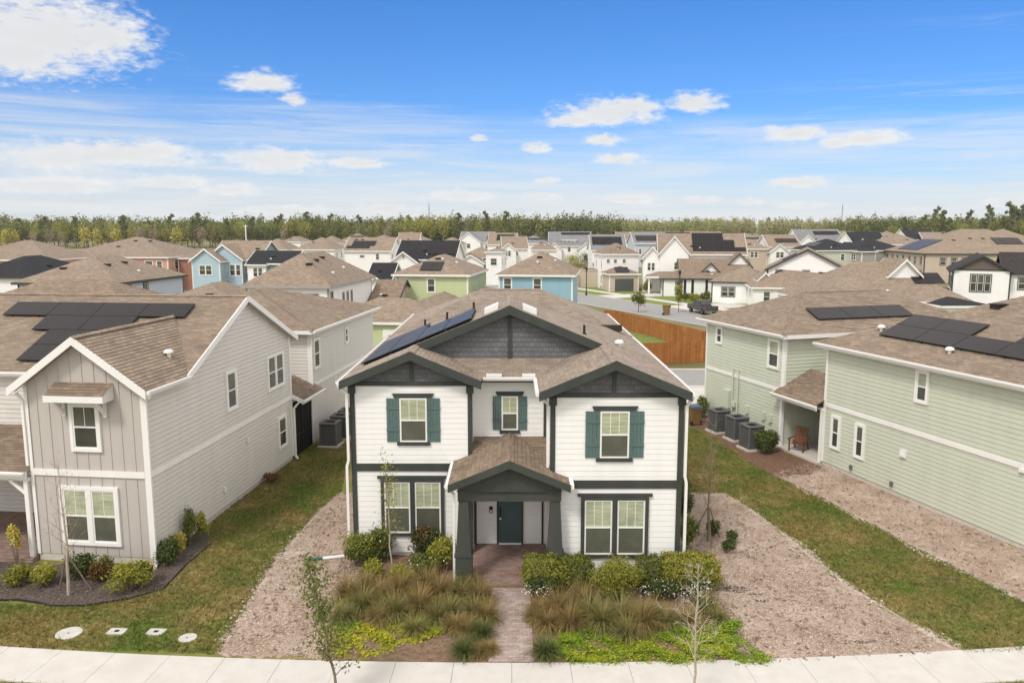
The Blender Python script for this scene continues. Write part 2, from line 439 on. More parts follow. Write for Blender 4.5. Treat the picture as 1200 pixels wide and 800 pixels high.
def ridgecap(mb, p0, p1, w=.16, lift=.02, k=.4167):
    p0, p1 = Vector(p0), Vector(p1); d = (p1 - p0).normalized(); s = d.cross(Vector((0, 0, 1))).normalized()
    u = Vector((0, 0, lift)); dn = Vector((0, 0, w * k))
    n = max(1, int((p1 - p0).length / .22))
    for i in range(n):
        a = p0.lerp(p1, i / n); b = p0.lerp(p1, (i + 1) / n); e = Vector((0, 0, .012))
        mb.poly([a + u, b + u + e, b + u + e + s * w - dn, a + u + s * w - dn]); mb.poly([b + u + e, a + u, a + u - s * w - dn, b + u + e - s * w - dn])

def panel(par, o, s, t, n, cw, ch, name='solar_panel'):
    """o lower-left corner on the roof surface"""
    c = o + s * cw / 2 + t * ch / 2 + n * .10
    p = MB().obox(c, s * cw / 2, t * ch / 2, n * .018).build(name, 'solar_frame', par)
    q = c + n * .0205
    g = MB(); g.poly([q - s * (cw / 2 - .02) - t * (ch / 2 - .02), q + s * (cw / 2 - .02) - t * (ch / 2 - .02), q + s * (cw / 2 - .02) + t * (ch / 2 - .02), q - s * (cw / 2 - .02) + t * (ch / 2 - .02)])
    g.build('glass', 'solar', p)
    r = MB()
    for e in (.2, .8): r.obox(o + s * cw * e + t * ch / 2 + n * .04, s * .02, t * ch / 2 * .96, n * .039)
    r.build('rail', 'solar_frame', p)
    return p

def array(par, eave, s, t, n, rows, cw=1.72, ch=1.06):
    """rows: list of (offset along s, offset up slope, count)"""
    for a, u, k in rows:
        for i in range(k): panel(par, eave + s * (a + i * (cw + .02)) + t * u, s, t, n, cw, ch)

def roofvent(par, p, n=None, kind='box'):
    p = Vector(p)
    if kind == 'box': 
        mb = MB().box(p.x - .26, p.y - .2, p.z - .08, p.x + .26, p.y + .2, p.z + .1); mb.box(p.x - .32, p.y - .27, p.z + .1, p.x + .32, p.y + .22, p.z + .14)
        return mb.build('roof_vent', 'vent_brown', par)
    if kind == 'pipe':
        mb = MB().tube([p - Vector((0, 0, .1)), p + Vector((0, 0, .33))], .045, 8); mb.tube([p - Vector((0, 0, .08)), p + Vector((0, 0, .06))], [.12, .06], 8)
        return mb.build('vent_pipe', 'vent_brown', par)
    mb = MB().lathe(p, [(.07, -.1), (.07, .12), (.17, .13), (.16, .2), (.08, .25)], 12)
    return mb.build('vent_cap', 'white_plastic', par)

def tess(pts, z=0.0):
    P = [Vector((p[0], p[1], z)) for p in pts]
    return P, tessellate_polygon([P])

def sheet(name, pts, m, z, noise=0.0, step=.25, label=None, cat=None, kind='structure', seed=0):
    """ground sheet with an uneven edge"""
    rr = random.Random(seed); out = []
    pts = [Vector((p[0], p[1], 0)) for p in pts]
    if noise:
        for i in range(len(pts)):
            a, b = pts[i], pts[(i + 1) % len(pts)]; n = max(1, int((b - a).length / step)); nr = Vector((-(b - a).y, (b - a).x, 0)).normalized()
            for k in range(n):
                q = a.lerp(b, k / n); w_ = math.sin(q.x * 2.1 + seed) * math.cos(q.y * 1.7 + seed * 2) + .6 * math.sin(q.x * 5.3 + q.y * 4.1 + seed)
                out.append(q + nr * (rr.gauss(0, noise) + w_ * noise * 1.8) * min(1, k / 2, (n - k) / 2))
    else: out = pts
    P, tr = tess(out, z)
    me = bpy.data.meshes.new(name); me.from_pydata([tuple(p) for p in P], [], [tuple(t) for t in tr])
    if me.polygons and sum(p.normal.z * p.area for p in me.polygons) < 0: me.flip_normals()
    ul = me.uv_layers.new(name='UVMap')
    for l in me.loops: ul.data[l.index].uv = P[l.vertex_index].xy
    me.materials.append(M[m]); o = bpy.data.objects.new(name, me); col.objects.link(o); tag(o, label, cat, kind=kind)
    return o
# ================================================================== the white house in the middle
def downspout(par, pts, r=.042):
    mb = MB()
    for a, b in zip(pts, pts[1:]): mb.bar(a, b, r * 2, r * 1.7, (0, 1, .01))
    return mb.build('downspout', 'white_trim', par)

def gutter(par, p0, p1, out, name='gutter'):
    """p0-p1 along the eave at its top edge; out = horizontal direction away from the roof"""
    p0, p1, o = Vector(p0), Vector(p1), Vector(out).normalized(); d = (p1 - p0)
    prof = [(0, 0), (.11, .01), (.12, -.03), (.09, -.11), (0, -.12)]
    mb = MB(); A = [p0 + o * a + Vector((0, 0, b)) for a, b in prof]; B = [q + d for q in A]
    for i in range(len(prof)):
        if i == 0:
            # trough
            mb.poly([A[0] - Vector((0, 0, .0)), B[0], B[1] - Vector((0, 0, .04)), A[1] - Vector((0, 0, .04))])
            continue
        j = (i + 1) % len(prof); mb.poly([A[i], B[i], B[j], A[j]])
    mb.poly(A); mb.poly(list(reversed(B)))
    return mb.build(name, 'white_trim', par)

hw = empty('white_house', (0, 23.68, 0), 0, 'white two-storey house with dark gables and teal shutters in the middle', 'house')
K = .4167; RX = -.08; EL = -5.62; ER = 5.46; EZ = 6.12; RZ = EZ + K * (RX - EL)
def zl(x): return EZ + K * (x - EL)
def zr(x): return EZ + K * (ER - x)
Wl = Wall((-5.35, 1.77), (-1.33, 1.77)); Wr = Wall((1.2, 0), (5.29, 0)); Wc = Wall((-1.33, 2.55), (1.2, 2.55))
mb = MB()
lap(mb, Wl, rect(Wl.L, .12, 5.92), .18, .008, .007, .01); lap(mb, Wr, rect(Wr.L, .12, 5.92), .18, .008, .007, .01); lap(mb, Wc, rect(Wc.L, .1, 6.0), .18, .008, .007, .01)
lap(mb, Wall((-1.33, 1.77), (-1.33, 2.55)), rect(.78, .1, 6.0), .18, .008, .007, .01); lap(mb, Wall((1.2, 2.55), (1.2, 0)), rect(2.55, .1, 6.0), .18, .008, .007, .01)
lap(mb, Wall((-5.35, 21.1), (-5.35, 1.77)), rect(19.33, .12, 6.1), .18, .008, .007, .01); lap(mb, Wall((5.29, 0), (5.29, 21.1)), rect(21.1, .12, 6.1), .18, .008, .007, .01)
lap(mb, Wall((5.29, 21.1), (-5.35, 21.1)), rect(10.64, .12, 6.1), .18, .008, .007, .01)
mb.build('wall', 'white_siding', hw)
MB().box(-5.33, 1.80, 0, -1.3, 21.0, .12).box(1.22, .03, 0, 5.27, 21.0, .12).build('foundation', 'pad', hw)
# gable walls of grey shakes
def tri(W, x0, z0, xa, za, k):  # triangle outline in wall coordinates
    half = (za - z0) / k
    return [(xa - half - x0, z0), (xa + half - x0, z0), (xa - x0, za)]
def gable(W, out): b = MB(); lap(b, W, out, .17, .012); b.build('gable_wall', 'grey_shake', hw)
gable(Wl, clip_half(clip_half(tri(Wl, -5.35, 6.02, -3.31, zl(-3.31) - .17, K), 0, 0, True), 0, Wl.L, False))
gable(Wr, clip_half(clip_half(tri(Wr, 1.2, 6.02, 3.14, zr(3.14) - .17, K), 0, 0, True), 0, Wr.L, False))
Wu = Wall((-3.2, 3.22), (3.04, 3.22))
gable(Wu, [(0, 6.3), (Wu.L, 6.3), (Wu.L, zr(3.04) - .17), (RX + 3.2, RZ - .17), (0, zl(-3.2) - .17)])
# dark trim: corner boards, belts, beams, king posts, brackets
t = MB()
Wl.slab(t, -.02, .14, .12, 5.9, 0, .035); Wl.slab(t, Wl.L - .14, Wl.L + .02, .12, 5.9, 0, .035)
Wr.slab(t, -.02, .14, .12, 5.9, 0, .035); Wr.slab(t, Wr.L - .14, Wr.L + .02, .12, 5.9, 0, .035)
t.box(-5.385, 1.80, .12, -5.353, 1.95, 5.9); t.box(5.293, .03, .12, 5.325, .18, 5.9)
Wc.slab(t, 0, Wc.L, 5.86, 6.02, 0, .04)
Wc.slab(t, Wc.L - .12, Wc.L - .03, 3.7, 5.86, 0, .035)
Wl.slab(t, .141, Wl.L - .141, 2.99, 3.25, .0, .045); Wr.slab(t, .141, Wr.L - .141, 2.99, 3.25, 0, .045)
for W in (Wl, Wr): W.slab(t, -.05, W.L + .05, 5.9, 6.04, 0, .06)
t.build('corner_trim', 'dark_trim', hw)
for (W, xa, x0, zt) in ((Wl, -3.31, -5.35, zl(-3.31)), (Wr, 3.14, 1.2, zr(3.14))):
    k = MB(); W.slab(k, xa - x0 - .06, xa - x0 + .06, 6.042, zt - .17, 0, .06); k.build('king_post', 'dark_trim', hw)
    for a in (.06, W.L - .06):
        b = MB(); W.slab(b, a - .12, a + .12, 5.66, 5.898, .037, .13); b.build('bracket', 'dark_trim', hw)
k = MB(); Wu.slab(k, RX + 3.2 - .065, RX + 3.2 + .065, 6.4, RZ - .2, 0, .06); k.build('king_post', 'dark_trim', hw)
# roof
rf = MB(); so = MB()
A = (EL, 1.32, EZ)
planes = [
    [(EL, 1.32, EZ), (-3.31, 1.32, zl(-3.31)), (-3.31, 2.82, zl(-3.31)), (-3.31, 9.85, zl(-3.31)), (EL, 12.16, EZ)],
    [(-3.31, 2.82, zl(-3.31)), (RX, 2.82, RZ), (RX, 6.62, RZ), (-3.31, 9.85, zl(-3.31))],
    [(-3.31, 1.32, zl(-3.31)), (-1.0, 1.32, EZ), (-1.0, 2.16, EZ), (-2.06, 3.3, EZ + K * 1.06), (-3.31, 3.3, zl(-3.31))],
    [(-1.0, 2.12, EZ), (.82, 2.12, EZ), (1.92, 3.26, EZ + K * 1.14), (-2.1, 3.26, EZ + K * 1.14)],
    [(3.14, -.45, zr(3.14)), (.82, -.45, EZ), (.82, 2.12, EZ), (1.92, 3.3, EZ + K * 1.1), (3.14, 3.3, zr(3.14))],
    [(ER, -.45, EZ), (3.14, -.45, zr(3.14)), (3.14, 2.82, zr(3.14)), (3.14, 9.9, zr(3.14)), (ER, 12.16, EZ)],
    [(3.14, 2.82, zr(3.14)), (RX, 2.82, RZ), (RX, 6.62, RZ), (3.14, 9.9, zr(3.14))],
    [(RX, 6.62, RZ), (EL, 12.16, EZ), (ER, 12.16, EZ)],
]
for p in planes: roofplane(rf, p)
# rear block: hip roof with a cross ridge
k2 = .38; y0, y1 = 12.0, 21.45; ym = (y0 + y1) / 2; zz = EZ + k2 * (y1 - y0) / 2
rr_ = [[(EL, y0, EZ), (ER, y0, EZ), (1.42, ym, zz), (-1.55, ym, zz)], [(EL, y1, EZ), (EL, y0, EZ), (-1.55, ym, zz)],
       [(ER, y0, EZ), (ER, y1, EZ), (1.42, ym, zz)], [(ER, y1, EZ), (EL, y1, EZ), (-1.55, ym, zz), (1.42, ym, zz)]]
for p in rr_: roofplane(rf, p)
for a, b in (((-3.31, 1.32, zl(-3.31)), (-3.31, 2.85, zl(-3.31))), ((3.14, -.45, zr(3.14)), (3.14, 2.85, zr(3.14))), ((RX, 2.82, RZ), (RX, 6.62, RZ)),
             ((RX, 6.62, RZ), (EL, 12.16, EZ)), ((RX, 6.62, RZ), (ER, 12.16, EZ)), ((-1.55, ym, zz), (1.42, ym, zz)), ((1.42, ym, zz), (ER, y0, EZ)), ((-1.55, ym, zz), (EL, y0, EZ))):
    ridgecap(rf, a, b, .15, .025, .38)
rf.build('roof', 'grey_tan_shingle', hw)
for p in planes[:7]: under(so, p, .17)
for q in ([(EL, 12.0), (EL, y1), (ER, y1), (ER, 12.0)],): so.poly([(x, y, EZ - .17) for x, y in q])
so.build('soffit', 'dark_trim', hw)
fa = MB()
rake(fa, (EL, 1.32, EZ), (-3.31, 1.32, zl(-3.31)), .28); rake(fa, (-3.31, 1.32, zl(-3.31)), (-1.0, 1.32, EZ), .28)
fa.build('fascia', 'dark_trim', hw); fa = MB()
rake(fa, (.82, -.45, EZ), (3.14, -.45, zr(3.14)), .28); rake(fa, (3.14, -.45, zr(3.14)), (ER, -.45, EZ), .28)
fa.build('fascia', 'dark_trim', hw); fa = MB()
rake(fa, (-3.31, 2.82, zl(-3.31)), (RX, 2.82, RZ), .30); rake(fa, (RX, 2.82, RZ), (3.14, 2.82, zr(3.14)), .30)
fa.build('fascia', 'dark_trim', hw); fa = MB()
rake(fa, (-1.0, 2.12, EZ), (.82, 2.12, EZ), .16)
fa.build('fascia', 'dark_trim', hw)
fe = MB(); rake(fe, (EL, y1, EZ), (EL, 1.34, EZ), .17, .03, (1, 0, 0)); rake(fe, (ER, -.43, EZ), (ER, y1, EZ), .17, .03, (-1, 0, 0)); fe.build('fascia', 'white_trim', hw)
gutter(hw, (EL, 21.45, EZ), (EL, 1.34, EZ), (-1, 0, 0)); gutter(hw, (ER, -.43, EZ), (ER, 21.45, EZ), (1, 0, 0))
gutter(hw, (-.98, 2.11, EZ), (.80, 2.11, EZ), (0, -1, 0)); gutter(hw, (.82, 2.1, EZ), (.82, -.4, EZ), (-1, 0, 0))
for a, b in ((-.86, -.34), (.34, .78)):   # splash guards over the inner corners of the gutter
    MB().box(a, 2.06, EZ + .012, b, 2.10, EZ + .13).build('splash_guard', 'white_plastic', hw)
downspout(hw, [(EL - .05, 1.45, EZ - .1), (EL - .05, 1.45, EZ - .2), (-5.44, 1.62, 5.68), (-5.44, 1.62, 3.4), (-5.50, 1.62, 3.2), (-5.50, 1.62, .05)])
downspout(hw, [(ER + .05, -.3, EZ - .1), (ER + .05, -.3, EZ - .2), (5.38, -.1, 5.66), (5.38, -.1, 3.4), (5.43, -.1, 3.2), (5.43, -.1, .05)])
downspout(hw, [(.77, .15, EZ - .08), (.77, .15, EZ - .2), (1.12, .18, 5.65), (1.12, .18, 3.6)])
for s_, xx, yy in ((-1, -.72, 5.1), (1, .62, 5.1)):    # ridge exhaust vents
    zc = zl(xx) if s_ < 0 else zr(xx)
    v = MB(); v.obox((xx, yy - 1.35, zc + .09), Vector((.24, 0, .24 * K * -s_)), (0, .3, 0), (0, 0, .10)); v.build('roof_vent', 'white_plastic', hw)
for x, y in ((-2.6, 7.6), (-3.6, 8.6), (-1.5, 7.0), (2.55, 3.8)):
    roofvent(hw, (x, y, zl(x) if x < RX else zr(x)), kind='pipe')
roofvent(hw, (3.9, 4.6, zr(3.9)), kind='cap'); MB().box(4.0, 11.0, EZ + .35, 4.9, 11.35, EZ + .62).build('roof_vent', 'vent_brown', hw)
# solar array on the left slope
n = Vector((-K, 0, 1)).normalized(); tt = Vector((1, 0, K)).normalized(); ss = Vector((0, -1, 0))
for i, cnt in enumerate((3, 3, 2, 2)):
    for j in range(cnt):
        o = Vector((-5.18, 3.0 + 1.74 * (j + 1), zl(-5.18))) + tt * (i * 1.04); panel(hw, o, ss, tt, n, 1.72, 1.02)
# windows with shutters
def shutter(W, a, z0, z1, w):
    s = MB()
    for i in range(4): W.slab(s, a + i * w / 4 + .006, a + (i + 1) * w / 4 - .006, z0, z1, .016, .040)
    for zc in (z0 + .28 * (z1 - z0), z0 + .78 * (z1 - z0)): W.slab(s, a, a + w, zc - .05, zc + .05, .0402, .06)
    return s.build('shutter', 'shutter_teal', hw)
def shuttered(W, ac, z0, w, h, sw, head, grid):
    window(hw, W, ac, z0, w, h, tw=.0, grid=grid)
    shutter(W, ac - w / 2 - sw - .01, z0, z0 + h, sw); shutter(W, ac + w / 2 + .01, z0, z0 + h, sw)
    b = MB(); a0, a1 = ac - head / 2, ac + head / 2
    fr = [W.P(a0 - .06, z0 + h + .16, 0), W.P(a1 + .06, z0 + h + .16, 0), W.P(a1, z0 + h + .02, 0), W.P(a0, z0 + h + .02, 0)]
    ff = [q + W.n * .06 for q in fr]; b.poly(list(reversed(ff)))
    for i in range(4): j = (i + 1) % 4; b.poly([fr[i], fr[j], ff[j], ff[i]])
    b.build('window_head', 'dark_trim', hw)
    b = MB(); W.slab(b, ac - head / 2 + .08, ac + head / 2 - .08, z0 - .12, z0 - .015, 0, .07); b.build('window_sill', 'dark_trim', hw)
shuttered(Wl, -3.275 + 5.35, 4.0, .9, 1.48, .43, 1.26, 2)
shuttered(Wc, -.075 + 1.33, 4.2, .56, 1.18, .30, .86, 1)
shuttered(Wr, 3.18 - 1.2, 3.98, .9, 1.48, .45, 1.3, 2)
for W, ac in ((Wl, -3.35 + 5.35), (Wr, 3.23 - 1.2)):
    window(hw, W, ac, .83, .87, 1.79, trim='dark_trim', tw=.11, units=2, gap=.16, grid=2)
    b = MB(); W.slab(b, ac - 1.17, ac + 1.17, 2.735, 2.83, 0, .08); b.build('window_head', 'dark_trim', hw)
# porch
PX = -.08; PT = 1.87; pz = 3.32; pk = .405; pr = pz + pk * PT; pf = -.75
pm = MB()
for s in (-1, 1):
    e = PX + s * PT
    roofplane(pm, [(e, pf, pz), (PX, pf, pr), (PX, 2.56, pr), (e, 2.56 if s < 0 else -.02, pz)] if s < 0 else [(e, pf, pz), (PX, pf, pr), (PX, 2.56, pr), (1.19, 2.56, pz + pk * (PX + PT - 1.19)), (1.19, -.02, pz + pk * (PX + PT - 1.19)), (e, -.02, pz)][:6])
roofplane(pm, [(-1.32, .6, 3.28), (1.19, .6, 3.28), (1.19, 2.56, 3.96), (-1.32, 2.56, 3.96)])
ridgecap(pm, (PX, pf, pr), (PX, 2.5, pr), .15, .025, .38)
pm.build('porch_roof', 'brown_shingle', hw)
pf_ = MB(); rake(pf_, (PX - PT, pf, pz), (PX, pf, pr), .24); rake(pf_, (PX, pf, pr), (PX + PT, pf, pz), .24)
under(pf_, [(PX - PT, pf + .05, pz), (PX, pf + .05, pr), (PX, 1.7, pr), (PX - PT, 1.7, pz)], .12); under(pf_, [(PX, pf + .05, pr), (PX + PT, pf + .05, pz), (PX + PT, -.05, pz), (PX, -.05, pr)], .12)
pf_.build('porch_fascia', 'porch_dark', hw)
Wp = Wall((PX - 1.60, -.44), (PX + 1.60, -.44))
b = MB(); flat(b, Wp, [(0, 3.06), (3.2, 3.06), (3.2, 3.28), (1.6, 3.28 + pk * 1.6), (0, 3.28)]); Wp.slab(b, 1.55, 1.65, 3.07, 3.8, .0, .02)
b.box(PX - 1.6, -.40, 2.7, PX + 1.6, -.10, 3.05); Wp.slab(b, -.02, 3.22, 3.03, 3.07, .0, .03)
b.build('porch_gable', 'porch_dark', hw)
MB().box(PX - 1.45, -.08, 2.69, PX + 1.25, 2.5, 2.71).build('porch_ceiling', 'white_trim', hw)
for s in (-1, 1):
    cx = PX + s * 1.42; c = MB()
    c.box(cx - .26, -.55, 0, cx + .26, -.05, .95); c.box(cx - .29, -.58, .95, cx + .29, -.02, 1.02)
    lo, hi = .235, .15
    q = [(cx - lo, -.30 - lo), (cx + lo, -.30 - lo), (cx + lo, -.30 + lo), (cx - lo, -.30 + lo)]; u = [(cx - hi, -.30 - hi), (cx + hi, -.30 - hi), (cx + hi, -.30 + hi), (cx - hi, -.30 + hi)]
    for i in range(4):
        j = (i + 1) % 4; c.poly([(*q[i], 1.02), (*q[j], 1.02), (*u[j], 2.70), (*u[i], 2.70)])
    c.build('porch_column', 'porch_dark', hw)
MB().box(-1.72, -.66, .0, 1.19, 2.54, .10).build('porch_floor', 'porch_paver', hw)
MB().box(-1.72, -.70, .0, 1.19, -.662, .085).build('porch_step', 'bed_mulch', hw)
d = MB(); frame_rect(d, Wc, .80, 1.72, .1, 2.45, .07, 0, .06); df = d.build('door_frame', 'dark_trim', hw)
d = MB(); Wc.slab(d, .87, 1.65, .17, 2.38, 0, .035)
for i in range(4): Wc.slab(d, .90 + i * .186, 1.07 + i * .186, .25, 2.3, .0352, .045)
do = d.build('door', 'door_teal', hw)
d = MB(); Wc.slab(d, .90, .95, 1.0, 1.45, .046, .08); d.build('handle', 'metal_dark', do)
d = MB().tube([Wc.P(.925, 1.06, .08), Wc.P(.925, 1.06, .14)], .035, 10); d.build('knob', 'white_plastic', do)
d = MB(); Wc.slab(d, .87, 1.65, .105, .165, .0, .10); d.build('threshold', 'white_plastic', hw)
d = MB(); Wc.slab(d, .54, .66, 1.25, 1.47, .0, .07); lb = d.build('doorbell_box', 'metal_dark', hw)
d = MB(); Wc.slab(d, .57, .64, 1.28, 1.36, .0701, .085); d.build('button', 'white_plastic', lb)
d = MB(); Wc.slab(d, -.0, .10, .1, 2.69, 0, .04); Wc.slab(d, Wc.L - .17, Wc.L - .1, .1, 2.69, 0, .04); d.build('corner_trim', 'dark_trim', hw)
gutter(hw, (PX - PT, 1.7, pz), (PX - PT, pf + .03, pz), (-1, 0, 0))
downspout(hw, [(PX - PT - .05, -.55, pz - .1), (PX - PT - .03, -.5, pz - .2), (PX - 1.72, -.3, 2.9), (PX - 1.74, -.3, .05)], .035)
MB().box(PX + PT - .02, -.72, pz - .12, PX + PT + .10, -.02, pz + .02).build('gutter', 'white_trim', hw)

# ================================================================== the greige house on the left
hl = empty('greige_house', (-11.84, 24.67, 0), R(-6.2), 'greige board-and-batten house with solar roof at the left edge', 'house')
VW = 2.55; LX = -13.0; GX = -4.1
Wf = Wall((GX, 0), (0, 0)); Ws = Wall((0, 0), (0, 12.05)); kr = .72
apz = 5.98 + kr * 2.05
w = MB(); flat(w, Wf, [(0, .25), (4.1, .25), (4.1, 5.98), (2.05, apz), (0, 5.98)])
x = .0
while x <= 4.1:
    zt = 5.98 + kr * min(x, 4.1 - x) - .05
    Wf.slab(w, max(0, x - .016), min(4.1, x + .016), .25, zt, .0, .022); x += .41
w.build('front_wall', 'greige_batten', hl)
kk = .46; yr = 7.35; ez = 5.98; zrd = ez + kk * (yr - VW)
w = MB(); lap(w, Ws, [(0, .2), (12.05, .2), (12.05, ez), (yr, zrd), (VW, ez), (0, ez)], .17, .016, .016, .024)
lap(w, Wall((LX, VW), (GX, VW)), rect(GX - LX, 3.0, ez), .17, .016, .016, .024); lap(w, Wall((GX, VW), (GX, 0)), rect(VW, .2, ez), .17, .016, .016, .024)
lap(w, Wall((LX, VW + 1.2), (GX, VW + 1.2)), rect(GX - LX, .1, 3.2), .17, .016, .016, .024)
# rear block behind the breezeway
lap(w, Wall((-10, 14.7), (0, 14.7)), rect(10, .1, ez), .17, .016, .016, .024); lap(w, Wall((0, 14.7), (0, 26)), rect(11.3, .15, ez), .17, .016, .016, .024)
lap(w, Wall((0, 12.05), (-10, 12.05)), rect(10, .1, ez), .17, .016, .016, .024)
w.build('wall', 'greige_siding', hl)
MB().box(GX + .02, .02, 0, -.02, 12.0, .25).box(-10, 14.72, 0, -.02, 25.9, .15).build('foundation', 'pad', hl)
t = MB()
Wf.slab(t, 0, .11, .25, 5.98, .0222, .04); Wf.slab(t, 4.0, 4.12, .25, 5.98, .0222, .04); Wf.slab(t, .112, 3.998, 2.98, 3.2, .0222, .05)
Ws.slab(t, .0, .12, .2, 5.98, 0, .045); Ws.slab(t, .122, 12.05, 2.97, 3.13, 0, .045); Ws.slab(t, 11.95, 12.08, .2, ez, .0, .048)
Wb = Wall((0, 14.7), (0, 26)); Wb.slab(t, -.02, .12, .15, ez, 0, .045); Wb.slab(t, .122, 11.3, 2.97, 3.13, 0, .045)
Wall((-1, 14.7), (0, 14.7)).slab(t, .9, 1.0, .15, ez, 0, .03)
t.build('corner_trim', 'white_trim', hl)
def lz(v): return ez - .46 * .30 + .12 + kk * (v - (VW - .30))
ve = VW - .30; z_e = lz(ve); z_r = lz(yr); vb = 2 * yr - ve; ov = .32
# front wing gable roof
gz = z_e - .02; gr = gz + kr * (2.05 + ov); gm = -2.05; gf = -.40
vmeet = ve + (gr - z_e) / kk
rf = MB()
roofplane(rf, [(ov, gf, gz), (gm, gf, gr), (gm, vmeet, gr), (ov, ve, gz)]); roofplane(rf, [(GX - ov, gf, gz), (gm, gf, gr), (gm, vmeet, gr), (GX - ov, ve, gz)])
xm = lambda z: 2.05 + ov - (z - gz) / kr
roofplane(rf, [(ov, ve, z_e), (gm, vmeet, gr), (gm, yr, z_r), (ov, yr, z_r)]); roofplane(rf, [(GX - ov, ve, z_e), (gm, vmeet, gr), (gm, yr, z_r), (LX, yr, z_r), (LX, ve, z_e)])
roofplane(rf, [(ov, vb, z_e), (ov, yr, z_r), (LX, yr, z_r), (LX, vb, z_e)])
# rear hip
b0, b1, c0, c1 = -10.3, .4, 14.2, 26.4; hz = z_e + .30 * (b1 - b0) / 2; bm = (b0 + b1) / 2; hh = (b1 - b0) / 2
roofplane(rf, [(b1, c0, z_e), (b1, c1, z_e), (bm, c1 - hh, hz), (bm, c0 + hh, hz)]); roofplane(rf, [(b0, c0, z_e), (b1, c0, z_e), (bm, c0 + hh, hz)])
roofplane(rf, [(b0, c1, z_e), (b0, c0, z_e), (bm, c0 + hh, hz), (bm, c1 - hh, hz)]); roofplane(rf, [(b1, c1, z_e), (b0, c1, z_e), (bm, c1 - hh, hz)])
for a, b in (((gm, gf, gr), (gm, vmeet, gr)), ((ov, yr, z_r), (LX, yr, z_r)), ((bm, c0 + hh, hz), (b1, c0, z_e)), ((bm, c0 + hh, hz), (bm, c1 - hh, hz)), ((bm, c1 - hh, hz), (b1, c1, z_e))): ridgecap(rf, a, b, .15, .025, .4)
rf.build('roof', 'tan_shingle', hl)
so = MB()
under(so, [(ov, ve + .02, z_e), (ov, yr, z_r), (-.0, yr, z_r), (-.0, ve + .02, z_e)], .17); under(so, [(ov, yr, z_r), (ov, vb, z_e), (0, vb, z_e), (0, yr, z_r)], .17)
under(so, [(ov, gf, gz), (gm, gf, gr), (gm, 0, gr), (ov, 0, gz)], .17); under(so, [(GX - ov, gf, gz), (gm, gf, gr), (gm, 0, gr), (GX - ov, 0, gz)], .17)
so.poly([(b0, c0, z_e - .17), (b1, c0, z_e - .17), (b1, c1, z_e - .17), (b0, c1, z_e - .17)])
so.poly([(0, gf, gz - .18), (ov, gf, gz - .18), (ov, ve, gz - .18), (0, ve, gz - .18)]); so.poly([(LX, ve, z_e - .18), (GX, ve, z_e - .18), (GX, VW, z_e - .18), (LX, VW, z_e - .18)])
so.build('soffit', 'greige_batten', hl)
fa = MB()
rake(fa, (GX - ov, gf, gz), (gm, gf, gr), .27); rake(fa, (gm, gf, gr), (ov, gf, gz), .27)
rake(fa, (ov, ve, z_e), (ov, yr, z_r), .24, .05, (-1, 0, 0)); rake(fa, (ov, yr, z_r), (ov, vb, z_e), .24, .05, (-1, 0, 0))
rake(fa, (b1, c0, z_e), (b1, c1, z_e), .2, .04, (-1, 0, 0)); rake(fa, (b0, c0, z_e), (b1, c0, z_e), .2, .04, (0, 1, 0))
rake(fa, (LX, ve, z_e), (GX - ov, ve, z_e), .2, .04); rake(fa, (ov, gf + .05, gz), (ov, ve, gz), .2, .04, (-1, 0, 0))
fa.build('fascia', 'white_trim', hl)
gutter(hl, (ov, gf + .06, gz), (ov, ve + .05, gz), (1, 0, 0)); gutter(hl, (LX, ve, z_e), (GX - ov - .02, ve, z_e), (0, -1, 0)); gutter(hl, (b1, c0, z_e), (b1, c1, z_e), (1, 0, 0))
downspout(hl, [(ov + .05, -.25, gz - .1), (ov + .03, -.25, gz - .22), (.09, -.05, 5.6), (.09, -.05, .15), (.2, -.3, .05)])
downspout(hl, [(GX - ov + .1, -.1, gz - .2), (GX - .06, -.06, 5.5), (GX - .06, -.06, 3.3)])
downspout(hl, [(b1 + .05, 14.6, z_e - .1), (.1, 14.66, 5.5), (.1, 14.66, 3.1)])
downspout(hl, [(.35, 12.2, 2.8), (.1, 12.12, 2.5), (.1, 12.12, .15), (.25, 12.0, .05)])
# windows
window(hl, Wf, 2.06, 3.94, .84, 1.42, tw=.11, lower='pane_dark', upper='pane_screen'); window(hl, Wf, 2.0, .74, .83, 1.78, tw=.12, units=2, gap=.16)
M_lo = 'pane_dark'
window(hl, Ws, 6.0, 3.96, .70, 1.42, tw=.10, lower=M_lo, upper='pane_screen', grid=0); window(hl, Ws, 10.35, 3.94, .75, 1.42, tw=.10, units=2, gap=.12, lower=M_lo, upper='pane_screen', grid=0)
window(hl, Ws, 10.82, 1.05, .76, 1.3, tw=.10, lower=M_lo, upper='pane_screen', grid=0)
window(hl, Wb, .9, 3.9, .72, 1.42, tw=.10, lower=M_lo, upper='pane_screen', grid=0); window(hl, Wb, 5.8, 4.5, .42, .78, tw=.09, lower=M_lo, upper='pane_screen', grid=0)
# little shingled hood over the upper front window
hd = MB(); roofplane(hd, [(-2.98, -.6, 5.80), (-1.0, -.6, 5.80), (-1.0, -.01, 6.12), (-2.98, -.01, 6.12)]); hd_ = hd.build('window_hood', 'brown_shingle', hl)
b = MB().box(-3.0, -.62, 5.58, -.98, -.57, 5.79)
for x0 in (-3.0, -1.02): b.poly([(x0, -.57, 5.58), (x0, -.02, 5.58), (x0, -.02, 6.1), (x0, -.57, 5.79)]); b.poly([(x0 + .04, -.57, 5.79), (x0 + .04, -.02, 6.1), (x0 + .04, -.02, 5.58), (x0 + .04, -.57, 5.58)])
for x in (-2.72, -1.3):
    b.box(x - .05, -.10, 5.0, x + .05, -.03, 5.58); b.bar((x, -.08, 5.1), (x, -.48, 5.56), .09, .09)
b.build('bracket', 'white_trim', hd_)
